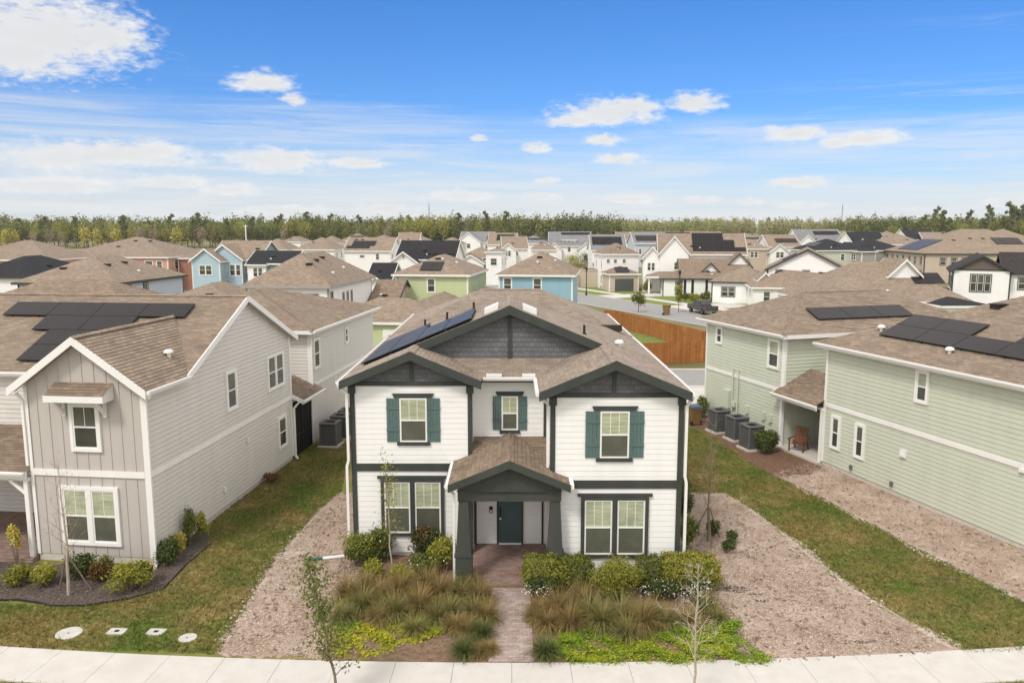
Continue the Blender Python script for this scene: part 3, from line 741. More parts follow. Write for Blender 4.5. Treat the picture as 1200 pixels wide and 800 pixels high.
# small roof over the breezeway with its near-black panel
br = MB(); roofplane(br, [(.62, 12.02, 2.92), (.62, 14.9, 2.92), (-.9, 14.9, 3.62), (-.9, 12.02, 3.62)]); br.build('breezeway_roof', 'brown_shingle', hl)
b = MB(); rake(b, (.62, 12.02, 2.92), (.62, 14.9, 2.92), .2, .05, (-1, 0, 0)); rake(b, (-.9, 12.02, 3.62), (.62, 12.02, 2.92), .2, .04); b.build('fascia', 'white_trim', hl)
gutter(hl, (.62, 12.02, 2.92), (.62, 14.9, 2.92), (1, 0, 0))
MB().box(-.06, 12.1, .05, -.02, 14.6, 2.72).build('black_panel', 'panel_black', hl)
b = MB()
for y in (12.12, 13.35, 14.58): b.box(-.018, y - .03, .05, .012, y + .03, 2.72)
b.box(-.018, 12.15, 1.0, .008, 14.55, 1.05); b.build('panel_frame', 'metal_dark', hl)
# front porch at the far left
pr_ = MB(); roofplane(pr_, [(LX, -.25, 3.12), (GX - .02, -.25, 3.12), (GX - .02, VW, 3.95), (LX, VW, 3.95)]); pr_.build('porch_roof', 'brown_shingle', hl)
b = MB(); rake(b, (LX, -.25, 3.12), (GX - .02, -.25, 3.12), .24); b.box(LX, -.1, 2.78, GX - .03, .06, 2.9); b.build('porch_fascia', 'white_trim', hl)
gutter(hl, (LX, -.26, 3.12), (GX - .04, -.26, 3.12), (0, -1, 0))
b = MB().box(GX - .24, -.12, .15, GX - .1, .02, 2.8); b.bar((GX - .17, -.05, 2.3), (GX - .75, -.05, 2.78), .1, .1); b.build('porch_post', 'white_trim', hl)
MB().box(LX, -.3, .0, GX - .02, VW + 1.2, .15).build('porch_floor', 'porch_paver', hl)
Wq = Wall((LX, VW + 1.2), (GX, VW + 1.2)); b = MB(); frame_rect(b, Wq, 7.45, 8.75, .15, 2.5, .12, 0, .05); b.build('door_frame', 'white_trim', hl)
b = MB(); Wq.slab(b, 7.57, 8.63, .15, 2.38, .0, .03); b.build('door', 'greige_batten', hl)
b = MB(); Wq.slab(b, 5.9, 7.1, .15, 2.5, 0, .06); b.build('porch_pilaster', 'white_trim', hl)
MB().box(LX, VW - .02, 2.72, GX - .02, VW + 1.18, 2.76).build('porch_ceiling', 'white_trim', hl)
# solar array
nn = Vector((0, -kk, 1)).normalized(); tv = Vector((0, 1, kk)).normalized(); sv = Vector((1, 0, 0)); ev = Vector((0, ve, z_e))
array(hl, ev, sv, tv, nn, [(-9.2, 3.72, 4), (-7.25, 2.68, 2), (-6.5, 1.64, 1), (-6.5, .60, 1)], 1.9, 1.02)
roofvent(hl, (-.55, 2.6, gz + kr * (ov + .55)), kind='cap')
for y, z in ((7.2, 2.2), (10.4, .9), (5.0, .8)):
    b = MB(); Ws.slab(b, y - .07, y + .07, z, z + .2, .018, .10); b.build('wall_vent', 'white_plastic', hl)

# ================================================================== the sage house on the right
hs = empty('sage_house', (14.6, 35.86, 0), R(17.4), 'pale sage green house with solar roof at the right edge', 'house')
ezs = 5.85; fx = 10.8; fy = -15.0
Ws1 = Wall((0, 0), (0, fy)); Ws2 = Wall((0, 10.43), (0, 3.14))
w = MB()
lap(w, Ws1, rect(15, .18, ezs), .18, .014, .012, .02); lap(w, Ws2, rect(7.29, .18, ezs), .18, .014, .012, .02); lap(w, Wall((0, 3.14), (9, 3.14)), rect(9, .1, ezs), .18, .022)
lap(w, Wall((9, 0), (0, 0)), rect(9, .1, ezs), .18, .022); lap(w, Wall((9, 10.43), (0, 10.43)), rect(9, .18, ezs), .18, .022)
lap(w, Wall((0, fy), (fx, fy)), rect(fx, .18, ezs), .18, .022); lap(w, Wall((2.6, 3.1), (2.6, 0.02)), rect(3.08, .1, 3), .18, .022)
w.build('wall', 'sage_siding', hs)
MB().box(.02, fy + .02, 0, fx, -.02, .18).box(.02, 3.16, 0, 9, 10.4, .18).build('foundation', 'pad', hs)
t = MB()
Ws1.slab(t, -.01, .12, .18, ezs - .1, 0, .045); Ws1.slab(t, .122, 15, 2.82, 3.0, 0, .045); Ws2.slab(t, 0, .12, .18, ezs - .1, 0, .045); Ws2.slab(t, .122, 7.15, 2.82, 3.0, 0, .045)
Ws2.slab(t, 7.17, 7.30, .18, ezs - .1, .0, .045); Wall((0, 3.14), (9, 3.14)).slab(t, 0, .13, .18, ezs - .1, 0, .045)
t.build('corner_trim', 'white_trim', hs)
rf = MB(); ks = .43; o = .42; ze = ezs - .06
r0, r1, q0, q1 = -o, fx + o, fy - o, o; hm = (r0 + r1) / 2; hh = (r1 - r0) / 2; hz = ze + ks * hh
P1 = [(r0, q1, ze), (r0, q0, ze), (hm, q0 + hh, hz), (hm, q1 - hh, hz)]
roofplane(rf, P1); roofplane(rf, [(r1, q1, ze), (r0, q1, ze), (hm, q1 - hh, hz)]); roofplane(rf, [(r1, q0, ze), (r1, q1, ze), (hm, q1 - hh, hz), (hm, q0 + hh, hz)]); roofplane(rf, [(r0, q0, ze), (r1, q0, ze), (hm, q0 + hh, hz)])
ridgecap(rf, (hm, q1 - hh, hz), (r0, q1, ze), .15, .025, .4); ridgecap(rf, (hm, q1 - hh, hz), (hm, q0 + hh, hz), .15, .025, .4)
s0, s1, u0, u1 = -o, 13.0, 3.14 - o, 10.43 + o; um = (u0 + u1) / 2; uh = (u1 - u0) / 2; uz = ze + ks * uh
P2 = [(s0, u0, ze), (s1, u0, ze), (s1 - uh, um, uz), (s0 + uh, um, uz)]
roofplane(rf, P2); roofplane(rf, [(s0, u1, ze), (s0, u0, ze), (s0 + uh, um, uz)]); roofplane(rf, [(s1, u1, ze), (s0, u1, ze), (s0 + uh, um, uz), (s1 - uh, um, uz)]); roofplane(rf, [(s1, u0, ze), (s1, u1, ze), (s1 - uh, um, uz)])
ridgecap(rf, (s0 + uh, um, uz), (s0, u0, ze), .15, .025, .4); ridgecap(rf, (s0 + uh, um, uz), (s1 - uh, um, uz), .15, .025, .4)
rf.build('roof', 'tan_shingle', hs)
fa = MB()
rake(fa, (r0, q1, ze), (r0, q0, ze), .22, .04, (1, 0, 0)); rake(fa, (r1, q1, ze), (r0, q1, ze), .22, .04, (0, -1, 0)); rake(fa, (s0, u1, ze), (s0, u0, ze), .22, .04, (1, 0, 0)); rake(fa, (s0, u0, ze), (s1, u0, ze), .22, .04, (0, 1, 0))
fa.build('fascia', 'white_trim', hs)
so = MB(); so.poly([(r0, q0, ze - .2), (r1, q0, ze - .2), (r1, q1, ze - .2), (r0, q1, ze - .2)]); so.poly([(s0, u0, ze - .2), (s1, u0, ze - .2), (s1, u1, ze - .2), (s0, u1, ze - .2)]); so.build('soffit', 'white_trim', hs)
gutter(hs, (r0, q1, ze), (r0, q0, ze), (-1, 0, 0)); gutter(hs, (s0, u1, ze), (s0, u0, ze), (-1, 0, 0))
window(hs, Ws1, 5.6, 4.25, .48, 1.15, tw=.10, lower='pane_dark', grid=0)
window(hs, Ws1, .87, 1.07, .42, 1.37, tw=.10, upper='pane_screen', lower='pane_dark', grid=0); window(hs, Ws1, 2.41, 1.07, .42, 1.37, tw=.10, upper='pane_screen', lower='pane_dark', grid=0)
window(hs, Ws2, 6.47, 4.0, .76, 1.34, tw=.11, lower='pane_dark', grid=0); window(hs, Ws2, 1.38, 4.55, .46, .82, tw=.10, upper='pane_screen', lower='pane_dark', grid=0)
# covered passage between the two blocks
br = MB(); roofplane(br, [(-.55, -.05, 2.85), (-.55, 3.3, 2.85), (1.6, 3.3, 3.95), (1.6, -.05, 3.95)]); br.build('breezeway_roof', 'brown_shingle', hs)
b = MB(); rake(b, (-.55, 3.3, 2.85), (-.55, -.1, 2.85), .24, .05, (1, 0, 0)); rake(b, (-.55, 3.3, 2.85), (1.6, 3.3, 3.95), .2, .04, (0, -1, 0)); b.box(-.1, 3.0, .1, .04, 3.12, 2.62); b.box(-.1, .03, .1, .04, .15, 2.62); b.box(-.12, .0, 2.6, .04, 3.12, 2.7); b.build('fascia', 'white_trim', hs)
gutter(hs, (-.55, 3.3, 2.85), (-.55, -.1, 2.85), (-1, 0, 0))
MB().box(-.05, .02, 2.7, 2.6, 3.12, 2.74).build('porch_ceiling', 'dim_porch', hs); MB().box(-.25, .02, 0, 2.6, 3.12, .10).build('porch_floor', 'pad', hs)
# solar arrays: the left slope of the front block and the street slope of the rear block
nL = Vector((-ks, 0, 1)).normalized(); tL = Vector((1, 0, ks)).normalized(); sL = Vector((0, -1, 0)); eL = Vector((r0, q1, ze))
array(hs, eL, sL, tL, nL, [(2.6, 1.4, 6), (2.6, 2.44, 2), (8.36, 2.44, 3)], 1.9, 1.02)
nF = Vector((0, -ks, 1)).normalized(); tF = Vector((0, 1, ks)).normalized(); sF = Vector((1, 0, 0)); eF = Vector((s0, u0, ze))
array(hs, eF, sF, tF, nF, [(2.9, 1.23, 3)], 2.03, 1.18)
def onL(a, u): return eL + sL * a + tL * u
roofvent(hs, onL(6.6, 1.1), kind='cap'); roofvent(hs, onL(2.2, 1.9), kind='cap'); roofvent(hs, onL(5.4, 5.1), kind='box')
for a, z in ((4.9, 1.9), (10.2, 2.86)):
    b = MB(); Ws1.slab(b, a - .16, a + .16, z - .16, z + .16, .018, .08); Ws1.slab(b, a - .06, a + .06, z - .12, z - .0, .0801, .14); b.build('wall_vent', 'white_plastic', hs)
for a in (2.0, 4.4): 
    b = MB(); Ws1.slab(b, a - .06, a + .06, .35, .55, .018, .1); b.build('hose_bib', 'metal_grey', hs)
b = MB()
for a in (3.0, 3.5): b.tube([Ws2.P(a, .9, .1), Ws2.P(a, 3.1, .1), Ws2.P(a, 3.25, .05)], .045, 8)
b.build('conduit', 'sage_siding', hs)
b = MB(); Ws2.slab(b, 2.2, 2.75, 1.0, 2.0, .018, .2); Ws2.slab(b, 3.1, 3.4, 1.2, 1.5, .1, .2); b.build('meter_box', 'sage_siding', hs)
for a in (4.4, 5.9, 6.5): b = MB(); Ws2.slab(b, a - .1, a + .1, 1.1, 1.5, .018, .14); b.build('disconnect_box', 'sage_siding', hs)
# ================================================================== ground and paths
def gp(*pxs): return [G(a, b) for a, b in pxs]
g = MB(); g.poly([(-2500, -60, -.02), (2500, -60, -.02), (2500, 4000, -.02), (-2500, 4000, -.02)]); tag(g.build('ground', 'terrain'), kind='structure')
RC = 116.0; YC = 18.74 + RC     # the pavement and the street bend round this centre
def arc(r, a): return Vector((r * math.sin(a), YC - r * math.cos(a), 0))
def ring(name, r0, r1, m, z, a0=-.55, a1=.55, n=110, thick=0):
    b = MB()
    for i in range(n):
        u, v = a0 + (a1 - a0) * i / n, a0 + (a1 - a0) * (i + 1) / n
        q = [arc(r1, u), arc(r1, v), arc(r0, v), arc(r0, u)]
        b.poly([p + Vector((0, 0, z)) for p in q])
        if thick:
            b.poly([q[0] + Vector((0, 0, z - thick)), q[1] + Vector((0, 0, z - thick)), q[1] + Vector((0, 0, z)), q[0] + Vector((0, 0, z))])
            b.poly([q[2] + Vector((0, 0, z - thick)), q[3] + Vector((0, 0, z - thick)), q[3] + Vector((0, 0, z)), q[2] + Vector((0, 0, z))])
    return tag(b.build(name, m), kind='structure')
lawn_pts = [arc(RC, a) for a in np.linspace(-.30, .36, 40)] + [Vector((40, 60, 0)), Vector((-32, 60, 0))]
sheet('lawn', lawn_pts, 'lawn', .0)
ring('verge', RC + 1.46, RC + 3.6, 'lawn', .0)
# pavement in separate slabs
b = MB(); n = 78; a0 = -.5
for i in range(n):
    u = a0 + 1.0 * i / n; v = a0 + 1.0 * (i + 1) / n - .010 / RC; dz = .035 + random.uniform(-.002, .002)
    q = [arc(RC + 1.46, u), arc(RC + 1.46, v), arc(RC, v), arc(RC, u)]
    t_ = [p + Vector((0, 0, dz)) for p in q]; b.poly(t_)
    for k in range(4): k2 = (k + 1) % 4; b.poly([q[k], q[k2], t_[k2], t_[k]])
tag(b.build('pavement', 'concrete'), kind='structure')
ring('kerb', RC + 3.6, RC + 3.8, 'pad', .0, thick=.14); ring('road', RC + 3.8, RC + 12.8, 'asphalt', -.13)
# mulch and beds
Z1, Z2, Z3 = .004, .008, .012
left_mulch = gp((257, 766), (268, 742), (290, 706), (320, 660), (345, 630), (372, 600), (398, 577), (420, 577), (424, 640), (425, 690), (390, 772))
right_mulch = gp((795, 578), (848, 578), (880, 596), (938, 640), (1000, 690), (1062, 727), (1133, 766), (880, 778), (840, 720), (795, 690))
sage_mulch = gp((905, 556), (958, 580), (1000, 603), (1080, 645), (1200, 705), (1330, 780), (1330, 705), (1200, 645), (1085, 590), (985, 550), (955, 540))
red_mulch = gp((790, 486), (826, 480), (850, 500), (915, 526), (965, 548), (950, 556), (906, 557), (870, 536), (838, 512), (800, 496))
bed_l = gp((375, 771), (384, 735), (398, 690), (404, 640), (410, 622), (560, 640), (590, 682), (578, 779)); bed_r = gp((620, 779), (614, 678), (800, 640), (838, 650), (842, 700), (900, 778))
left_bed = gp((-40, 704), (20, 702), (42, 705), (60, 709), (100, 709), (150, 701), (192, 689), (218, 661), (246, 637), (238, 615), (182, 664), (42, 660), (0, 655), (-40, 655))
sheet('mulch', left_mulch, 'mulch', Z1, .07, .16, seed=1); sheet('mulch', right_mulch, 'mulch', Z1, .07, .16, seed=2); sheet('mulch', sage_mulch, 'mulch', Z1, .07, .16, seed=3)
sheet('mulch', red_mulch, 'red_mulch', Z2, .06, .25, seed=4); sheet('flower_bed', bed_l, 'bed_mulch', Z2, .05, .2, seed=5); sheet('flower_bed', bed_r, 'bed_mulch', Z2, .05, .2, seed=6)
sheet('flower_bed', left_bed, 'dark_mulch', Z2, .03, .2, seed=7)
# bare dark soil showing through the mulch
def blot(px, py, rx, ry, seed):
    c = G(px, py); rr = random.Random(seed); sheet('bare_soil', [(c.x + math.cos(t) * rx * rr.uniform(.6, 1.2), c.y + math.sin(t) * ry * rr.uniform(.6, 1.2)) for t in np.linspace(0, 5.9, 14)], 'dark_mulch', .0062, .03, .08, seed=seed)
for k, (x, y, rx, ry) in enumerate(((846, 688, .35, .28), (864, 690, .42, .25), (886, 696, .3, .14), (893, 704, .25, .12), (1060, 655, .5, .1), (1110, 678, .6, .1), (985, 712, .16, .08), (330, 690, .2, .1), (1010, 752, .3, .1))): blot(x, y, rx, ry, k + 40)
# paver walk
b = MB(); b.poly([(-.61, 18.78, .03), (.56, 18.78, .03), (.56, 23.0, .03), (-.61, 23.0, .03)])
b.poly([(-.61, 18.78, 0), (-.61, 18.78, .03), (-.61, 23.0, .03), (-.61, 23.0, 0)]); b.poly([(.56, 18.78, .03), (.56, 18.78, 0), (.56, 23.0, 0), (.56, 23.0, .03)])
tag(b.build('garden_path', 'paver'), kind='structure')
# alley and drives behind, side street, back lawns
sheet('alley', [(-60, 54.2), (60, 54.2), (60, 60.6), (-60, 60.6)], 'asphalt', .012); 
for y in (53.9, 60.6): tag(MB().box(-60, y, 0, 60, y + .3, .06).build('kerb', 'concrete'), kind='structure')
sheet('driveway', [(-5, 45.2), (5, 45.2), (5.5, 53.9), (-5.5, 53.9)], 'concrete', .012)
sheet('driveway', [(8.5, 47.5), (15, 49.5), (14, 53.9), (8, 53.9)], 'concrete', .012)
A1, A2 = Vector((4, 139, 0)), Vector((34, 72, 0)); sd = (A2 - A1).normalized(); sn = Vector((-sd.y, sd.x, 0))   # street towards the lower right; sn points right/back
def strip(name, o0, o1, m, z, t0=0, t1=None, th=0):
    t1 = (A2 - A1).length if t1 is None else t1
    return sheet(name, [A1 + sd * t0 + sn * o0, A1 + sd * t1 + sn * o0, A1 + sd * t1 + sn * o1, A1 + sd * t0 + sn * o1], m, z)
strip('side_street', -4.3, 4.3, 'asphalt', .012, -40)
strip('verge', 4.6, 8.0, 'green_lawn', .008, -40); strip('pavement', 8.0, 9.8, 'concrete', .016, -40); strip('front_lawn', 9.8, 18, 'green_lawn', .008, -40)
strip('kerb', 4.3, 4.6, 'concrete', .02, -40); strip('kerb', -4.6, -4.3, 'concrete', .02, -40)
for t0, t1 in ((14, 19.5), (33, 39), (52, 57)): strip('driveway', 4.6, 16, 'concrete', .024, t0, t1)
sheet('back_lawn', [(2, 64.5), (16.5, 65), (17, 71), (12, 88), (2, 88)], 'green_lawn', .008)
sheet('field', [(-500, 260), (-20, 300), (60, 330), (60, 470), (-500, 470)], 'field', .0)

# ================================================================== loose ground texture: chips, grass blades
def inside(pts, P):
    x, y = P[:, 0], P[:, 1]; c = np.zeros(len(P), bool); n = len(pts)
    for i in range(n):
        x1, y1 = pts[i][0], pts[i][1]; x2, y2 = pts[(i + 1) % n][0], pts[(i + 1) % n][1]
        c ^= ((y1 > y) != (y2 > y)) & (x < (x2 - x1) * (y - y1) / (y2 - y1 + 1e-12) + x1)
    return c
def sample(pts, n, holes=()):
    a = np.array([[p[0], p[1]] for p in pts]); lo, hi = a.min(0), a.max(0); out = np.zeros((0, 2))
    while len(out) < n:
        P = rng.uniform(lo, hi, (n * 2, 2)); k = inside(pts, P)
        for h in holes: k &= ~inside(h, P)
        out = np.vstack([out, P[k]])
    return out[:n]
def chips(name, pts, n, m, l=(.015, .06), z=.012, holes=()):
    P = sample(pts, n, holes) + rng.normal(0, .11, (n, 2)); th = rng.uniform(0, 2 * np.pi, n); L = rng.uniform(*l, n); W = L * rng.uniform(.25, .5, n)
    u = np.stack([np.cos(th), np.sin(th), rng.normal(0, .25, n)], 1); v = np.stack([-np.sin(th), np.cos(th), rng.normal(0, .35, n)], 1)
    c = np.concatenate([P, np.full((n, 1), z) + rng.uniform(0, .025, (n, 1))], 1)
    a = np.stack([c - u * L[:, None] / 2 - v * W[:, None] / 2, c + u * L[:, None] / 2 - v * W[:, None] / 2, c + u * L[:, None] / 2 + v * W[:, None] / 2, c - u * L[:, None] / 2 + v * W[:, None] / 2], 1)
    return tag(quads(name, a, m), kind='stuff')
chips('mulch_chips', left_mulch, 24000, 'mulch_chip'); chips('mulch_chips', right_mulch, 46000, 'mulch_chip'); chips('mulch_chips', sage_mulch, 24000, 'mulch_chip')
chips('mulch_chips', red_mulch, 6000, 'red_chip', z=.016); chips('mulch_chips', bed_l, 7000, 'bed_chip', z=.016); chips('mulch_chips', bed_r, 7000, 'bed_chip', z=.016); chips('mulch_chips', left_bed, 8000, 'dark_chip', z=.016)
def edge_chips(pxs, n, m='sand_chip', w=.12):
    pts = gp(*pxs); seg = [(a, b) for a, b in zip(pts, pts[1:])]; P = []
    for i in range(n):
        a, b = random.choice(seg); t = random.random(); nr = Vector((-(b - a).y, (b - a).x, 0)).normalized()
        if math.sin((a.lerp(b, t)).y * 2.3) + math.sin(a.lerp(b, t).x * 3.1 + 1) < -.2: continue
        q = a.lerp(b, t) + nr * random.gauss(0, w); P.append(q)
    A = []
    for q in P:
        th = random.uniform(0, 6.28); l = random.uniform(.012, .05); u = Vector((math.cos(th), math.sin(th), random.gauss(0, .15))) * l; v = Vector((-math.sin(th), math.cos(th), random.gauss(0, .15))) * l * .6
        c = q + Vector((0, 0, .03)); A.append([c - u - v, c + u - v, c + u + v, c - u + v])
    return tag(quads('sand_bits', np.array([[list(k) for k in r] for r in A]), m), kind='stuff')
for pt_, n_ in ((left_mulch, 600), (right_mulch, 800), (sage_mulch, 700)): chips('bark_pieces', pt_, n_, 'bed_chip', l=(.05, .14), z=.03)
def sand_edge(pxs, seed, w=.13):
    pts = gp(*pxs); rr = random.Random(seed); A = []; Bq = []
    for a, b in zip(pts, pts[1:]):
        n = max(1, int((b - a).length / .18)); nr = Vector((-(b - a).y, (b - a).x, 0)).normalized()
        for k in range(n):
            q = a.lerp(b, k / n); ww = max(0, w * (.55 + .8 * math.sin(q.y * 1.9 + seed) + .6 * math.sin(q.x * 4.3 + seed) + rr.gauss(0, .35))); A.append(q + nr * (ww + .02)); Bq.append(q - nr * (ww * .8 + .02))
    sheet('sand', A + Bq[::-1], 'sand', .0065)
for k, e_ in enumerate(([(262, 752), (290, 706), (320, 662), (345, 632), (372, 602)], [(848, 578), (880, 597), (938, 640), (1000, 690), (1062, 727), (1130, 763)], [(920, 562), (958, 582), (1000, 604), (1080, 646), (1190, 700)])):
    sand_edge(e_, k + 1); edge_chips(e_, 200, w=.2)
sand_edge([(318, 655), (345, 648), (372, 652)], 9, .2)
def blades(name, pts, n, m, h=(.03, .08), w=.012, holes=(), per=3, lean=.5):
    P = np.repeat(sample(pts, n, holes), per, 0) + rng.normal(0, .018, (n * per, 2)); k = n * per
    th = rng.uniform(0, 2 * np.pi, k); hh = rng.uniform(*h, k); ln = rng.normal(0, lean, (k, 2)) * hh[:, None]
    b = np.concatenate([P, np.zeros((k, 1))], 1); s = np.stack([np.cos(th) * w, np.sin(th) * w, np.zeros(k)], 1)
    t = b + np.concatenate([ln, hh[:, None]], 1)
    a = np.stack([b - s, b + s, t + s * .2, t - s * .2], 1)
    return tag(quads(name, a, m), kind='stuff')
lawn_l = gp((-60, 757), (60, 760), (257, 766), (270, 742), (320, 660), (372, 600), (400, 575), (412, 520), (345, 520), (250, 610), (242, 640), (192, 690), (100, 710), (-60, 706))
lawn_r = gp((800, 497), (835, 512), (870, 536), (905, 556), (958, 580), (1000, 603), (1080, 645), (1200, 705), (1290, 760), (1133, 766), (1000, 690), (938, 640), (880, 596), (848, 578), (800, 576))
covers = [[G(x, y) + Vector((math.cos(t) * r, math.sin(t) * r * .95, 0)) for t in np.linspace(0, 6.28, 14)] for x, y, r in ((81, 742, .38), (220, 747.5, .29), (137, 740, .28), (183, 740.5, .28))]
blades('lawn_grass', lawn_l, 26000, 'lawn_blade', holes=covers); blades('lawn_grass', lawn_r, 26000, 'lawn_blade')
blades('grass_tufts', lawn_l, 900, 'blade_green', h=(.06, .13), w=.010, holes=covers, per=7, lean=.8); blades('grass_tufts', lawn_r, 900, 'blade_green', h=(.06, .13), w=.010, per=7, lean=.8)
vg = [arc(RC + 1.46, a) for a in np.linspace(-.13, .14, 12)] + [arc(RC + 3.5, a) for a in np.linspace(.14, -.13, 12)]
blades('lawn_grass', vg, 6000, 'lawn_blade')

# ================================================================== plants
def leaves(c, r, n, size, lobes=7, flat=.0):
    """N leaf quads spread over a few uneven lobes"""
    out = []; c = np.array(c); r = np.array(r)
    lc = [c + r * .55 * (lambda v: v / max(1e-6, np.linalg.norm(v)) * rng.uniform(.3, 1))(rng.normal(0, 1, 3)) for _ in range(lobes)]
    for q in lc:
        k = n // lobes; d = rng.normal(0, 1, (k, 3)); d /= np.linalg.norm(d, axis=1)[:, None]
        p = q + d * r * rng.uniform(.38, .62) * (rng.uniform(.25, 1.0, (k, 1)) ** .5) * (1 + rng.normal(0, .13, (k, 1)))
        p[:, 2] = np.maximum(p[:, 2], .02)
        u = rng.normal(0, 1, (k, 3)); u /= np.linalg.norm(u, axis=1)[:, None]; v = np.cross(u, d + rng.normal(0, .5, (k, 3))); v /= np.linalg.norm(v, axis=1)[:, None] + 1e-9
        s = size * rng.uniform(.6, 1.35, (k, 1))
        out.append(np.stack([p - u * s, p - v * s * .45, p + u * s, p + v * s * .45], 1))
    return np.concatenate(out)

FULL = 1.28
def hedge_leaves(c, r, n, size):
    d = rng.normal(0, 1, (n, 3)); d /= np.linalg.norm(d, axis=1)[:, None]; s = (np.abs(d) ** 3.2).sum(1) ** (-1 / 3.2)
    wob = 1 + .07 * np.sin(d[:, :1] * 9 + c[0] * 3) + .07 * np.sin(d[:, 1:2] * 8 + d[:, 2:] * 7) + rng.normal(0, .05, (n, 1))
    P = np.array(c) + d * s[:, None] * np.array(r) * wob * rng.uniform(.45, 1, (n, 1)) ** .35; P[:, 2] = np.maximum(P[:, 2], .02)
    u = rng.normal(0, 1, (n, 3)); u /= np.linalg.norm(u, axis=1)[:, None]; v = np.cross(u, d + rng.normal(0, .6, (n, 3))); v /= np.linalg.norm(v, axis=1)[:, None] + 1e-9; k = size * rng.uniform(.6, 1.35, (n, 1))
    return np.stack([P - u * k, P - v * k * .45, P + u * k, P + v * k * .45], 1)
def shrub(name, label, cat, px, py, r, m, n=1500, size=.05, lobes=8, flowers=0, group=None, zc=None, world=None, tips=None, box=False):
    loc = G(px, py) if world is None else Vector(world)
    e = empty(name, loc, 0, label, cat, group)
    r = tuple(q * (1 if box else FULL) for q in r); n = int(n * 1.5); zc = zc and zc * (1 if box else FULL)
    zc = r[2] * .95 if zc is None else zc
    quads('foliage', hedge_leaves((0, 0, zc), r, n, size) if box else leaves((0, 0, zc), r, n, size, lobes), m, e)
    st = MB()
    for i in range(5):
        a = 2 * math.pi * i / 5 + .3; st.tube([(0, 0, -.02), (math.cos(a) * r[0] * .3, math.sin(a) * r[1] * .3, zc * .6), (math.cos(a) * r[0] * .5, math.sin(a) * r[1] * .5, zc * 1.2)], [.018, .012, .006], 5)
    st.build('stem', 'bark', e)
    if tips:
        quads('new_growth', hedge_leaves((0, 0, zc + r[2] * .12), (r[0], r[1], r[2] * .95), n // 4, size * .9) if box else leaves((0, 0, zc + r[2] * .25), (r[0] * .95, r[1] * .95, r[2] * .85), n // 5, size * .9, lobes), tips, e)
    if flowers:
        A = leaves((0, -r[1] * .2, zc * .95), (r[0] * 1.12, r[1] * 1.15, r[2] * 1.1), flowers, size * .8, 6); quads('flower', A, 'flower_white', e)
    return e

def grass_clump(name, label, px, py, h, n, m, group, spread=.75, world=None):
    loc = G(px, py) if world is None else Vector(world)
    e = empty(name, loc, rng.uniform(0, 6), label, 'ornamental grass', group)
    th = rng.uniform(0, 2 * np.pi, n); h *= random.uniform(.80, 1.08); L = h * rng.uniform(.45, 1.2, n); tilt = np.abs(rng.normal(.5, spread, n)).clip(0, 1.7); w = .011
    d = np.stack([np.cos(th), np.sin(th)], 1); b = np.concatenate([d * rng.uniform(0, .16, (n, 1)), np.zeros((n, 1))], 1)
    s = np.stack([-np.sin(th), np.cos(th), np.zeros(n)], 1); q = b; ang = tilt * .45; rows = [np.stack([q - s * w, q + s * w], 1)]
    for k in range(4):
        st = L / 4; q = q + np.concatenate([d * (np.sin(ang) * st)[:, None], (np.cos(ang) * st)[:, None]], 1); q[:, 2] = np.maximum(q[:, 2], .02)
        w1 = w * (1 - (k + 1) / 4.5); rows.append(np.stack([q - s * w1, q + s * w1], 1)); ang = ang + tilt * .5 + .2
    V = np.stack(rows, 1).reshape(-1, 3); me = bpy.data.meshes.new('blades'); base = np.arange(n)[:, None] * 10 + np.arange(4)[None] * 2
    fc = np.stack([base, base + 1, base + 3, base + 2], 2).reshape(-1, 4); me.from_pydata(V.tolist(), [], fc.tolist()); me.materials.append(M[m]); o = bpy.data.objects.new('blades', me); col.objects.link(o); o.parent = e
    st = MB().lathe((0, 0, 0), [(.13, -.02), (.11, .06), (.04, .12)], 8); st.build('root_crown', 'bed_mulch', e)
    return e

def branch(mb, p, d, L, r, depth, twist, out=None, droop=0.0):
    p = Vector(p); d = Vector(d).normalized(); pts = [p]; rad = [r]; q = p
    for i in range(3):
        d = (d + Vector((random.gauss(0, .1), random.gauss(0, .1), random.gauss(.03 - droop, .07)))).normalized(); q = q + d * L / 3; pts.append(q); rad.append(r * (1 - .25 * (i + 1)))
    mb.tube(pts, rad, 5 if depth > 1 else 4, False)
    if out is not None: out += [pts[1], pts[2], pts[3]]
    if depth > 0:
        for k in range(twist):
            i = random.choice((1, 2, 3)); a = d.orthogonal().normalized(); a.rotate(__import__('mathutils').Quaternion(d, random.uniform(0, 6.28)))
            branch(mb, pts[i], d * .85 + a * .75, L * random.uniform(.45, .7), max(.0035, rad[i] * .62), depth - 1, twist, out, droop)

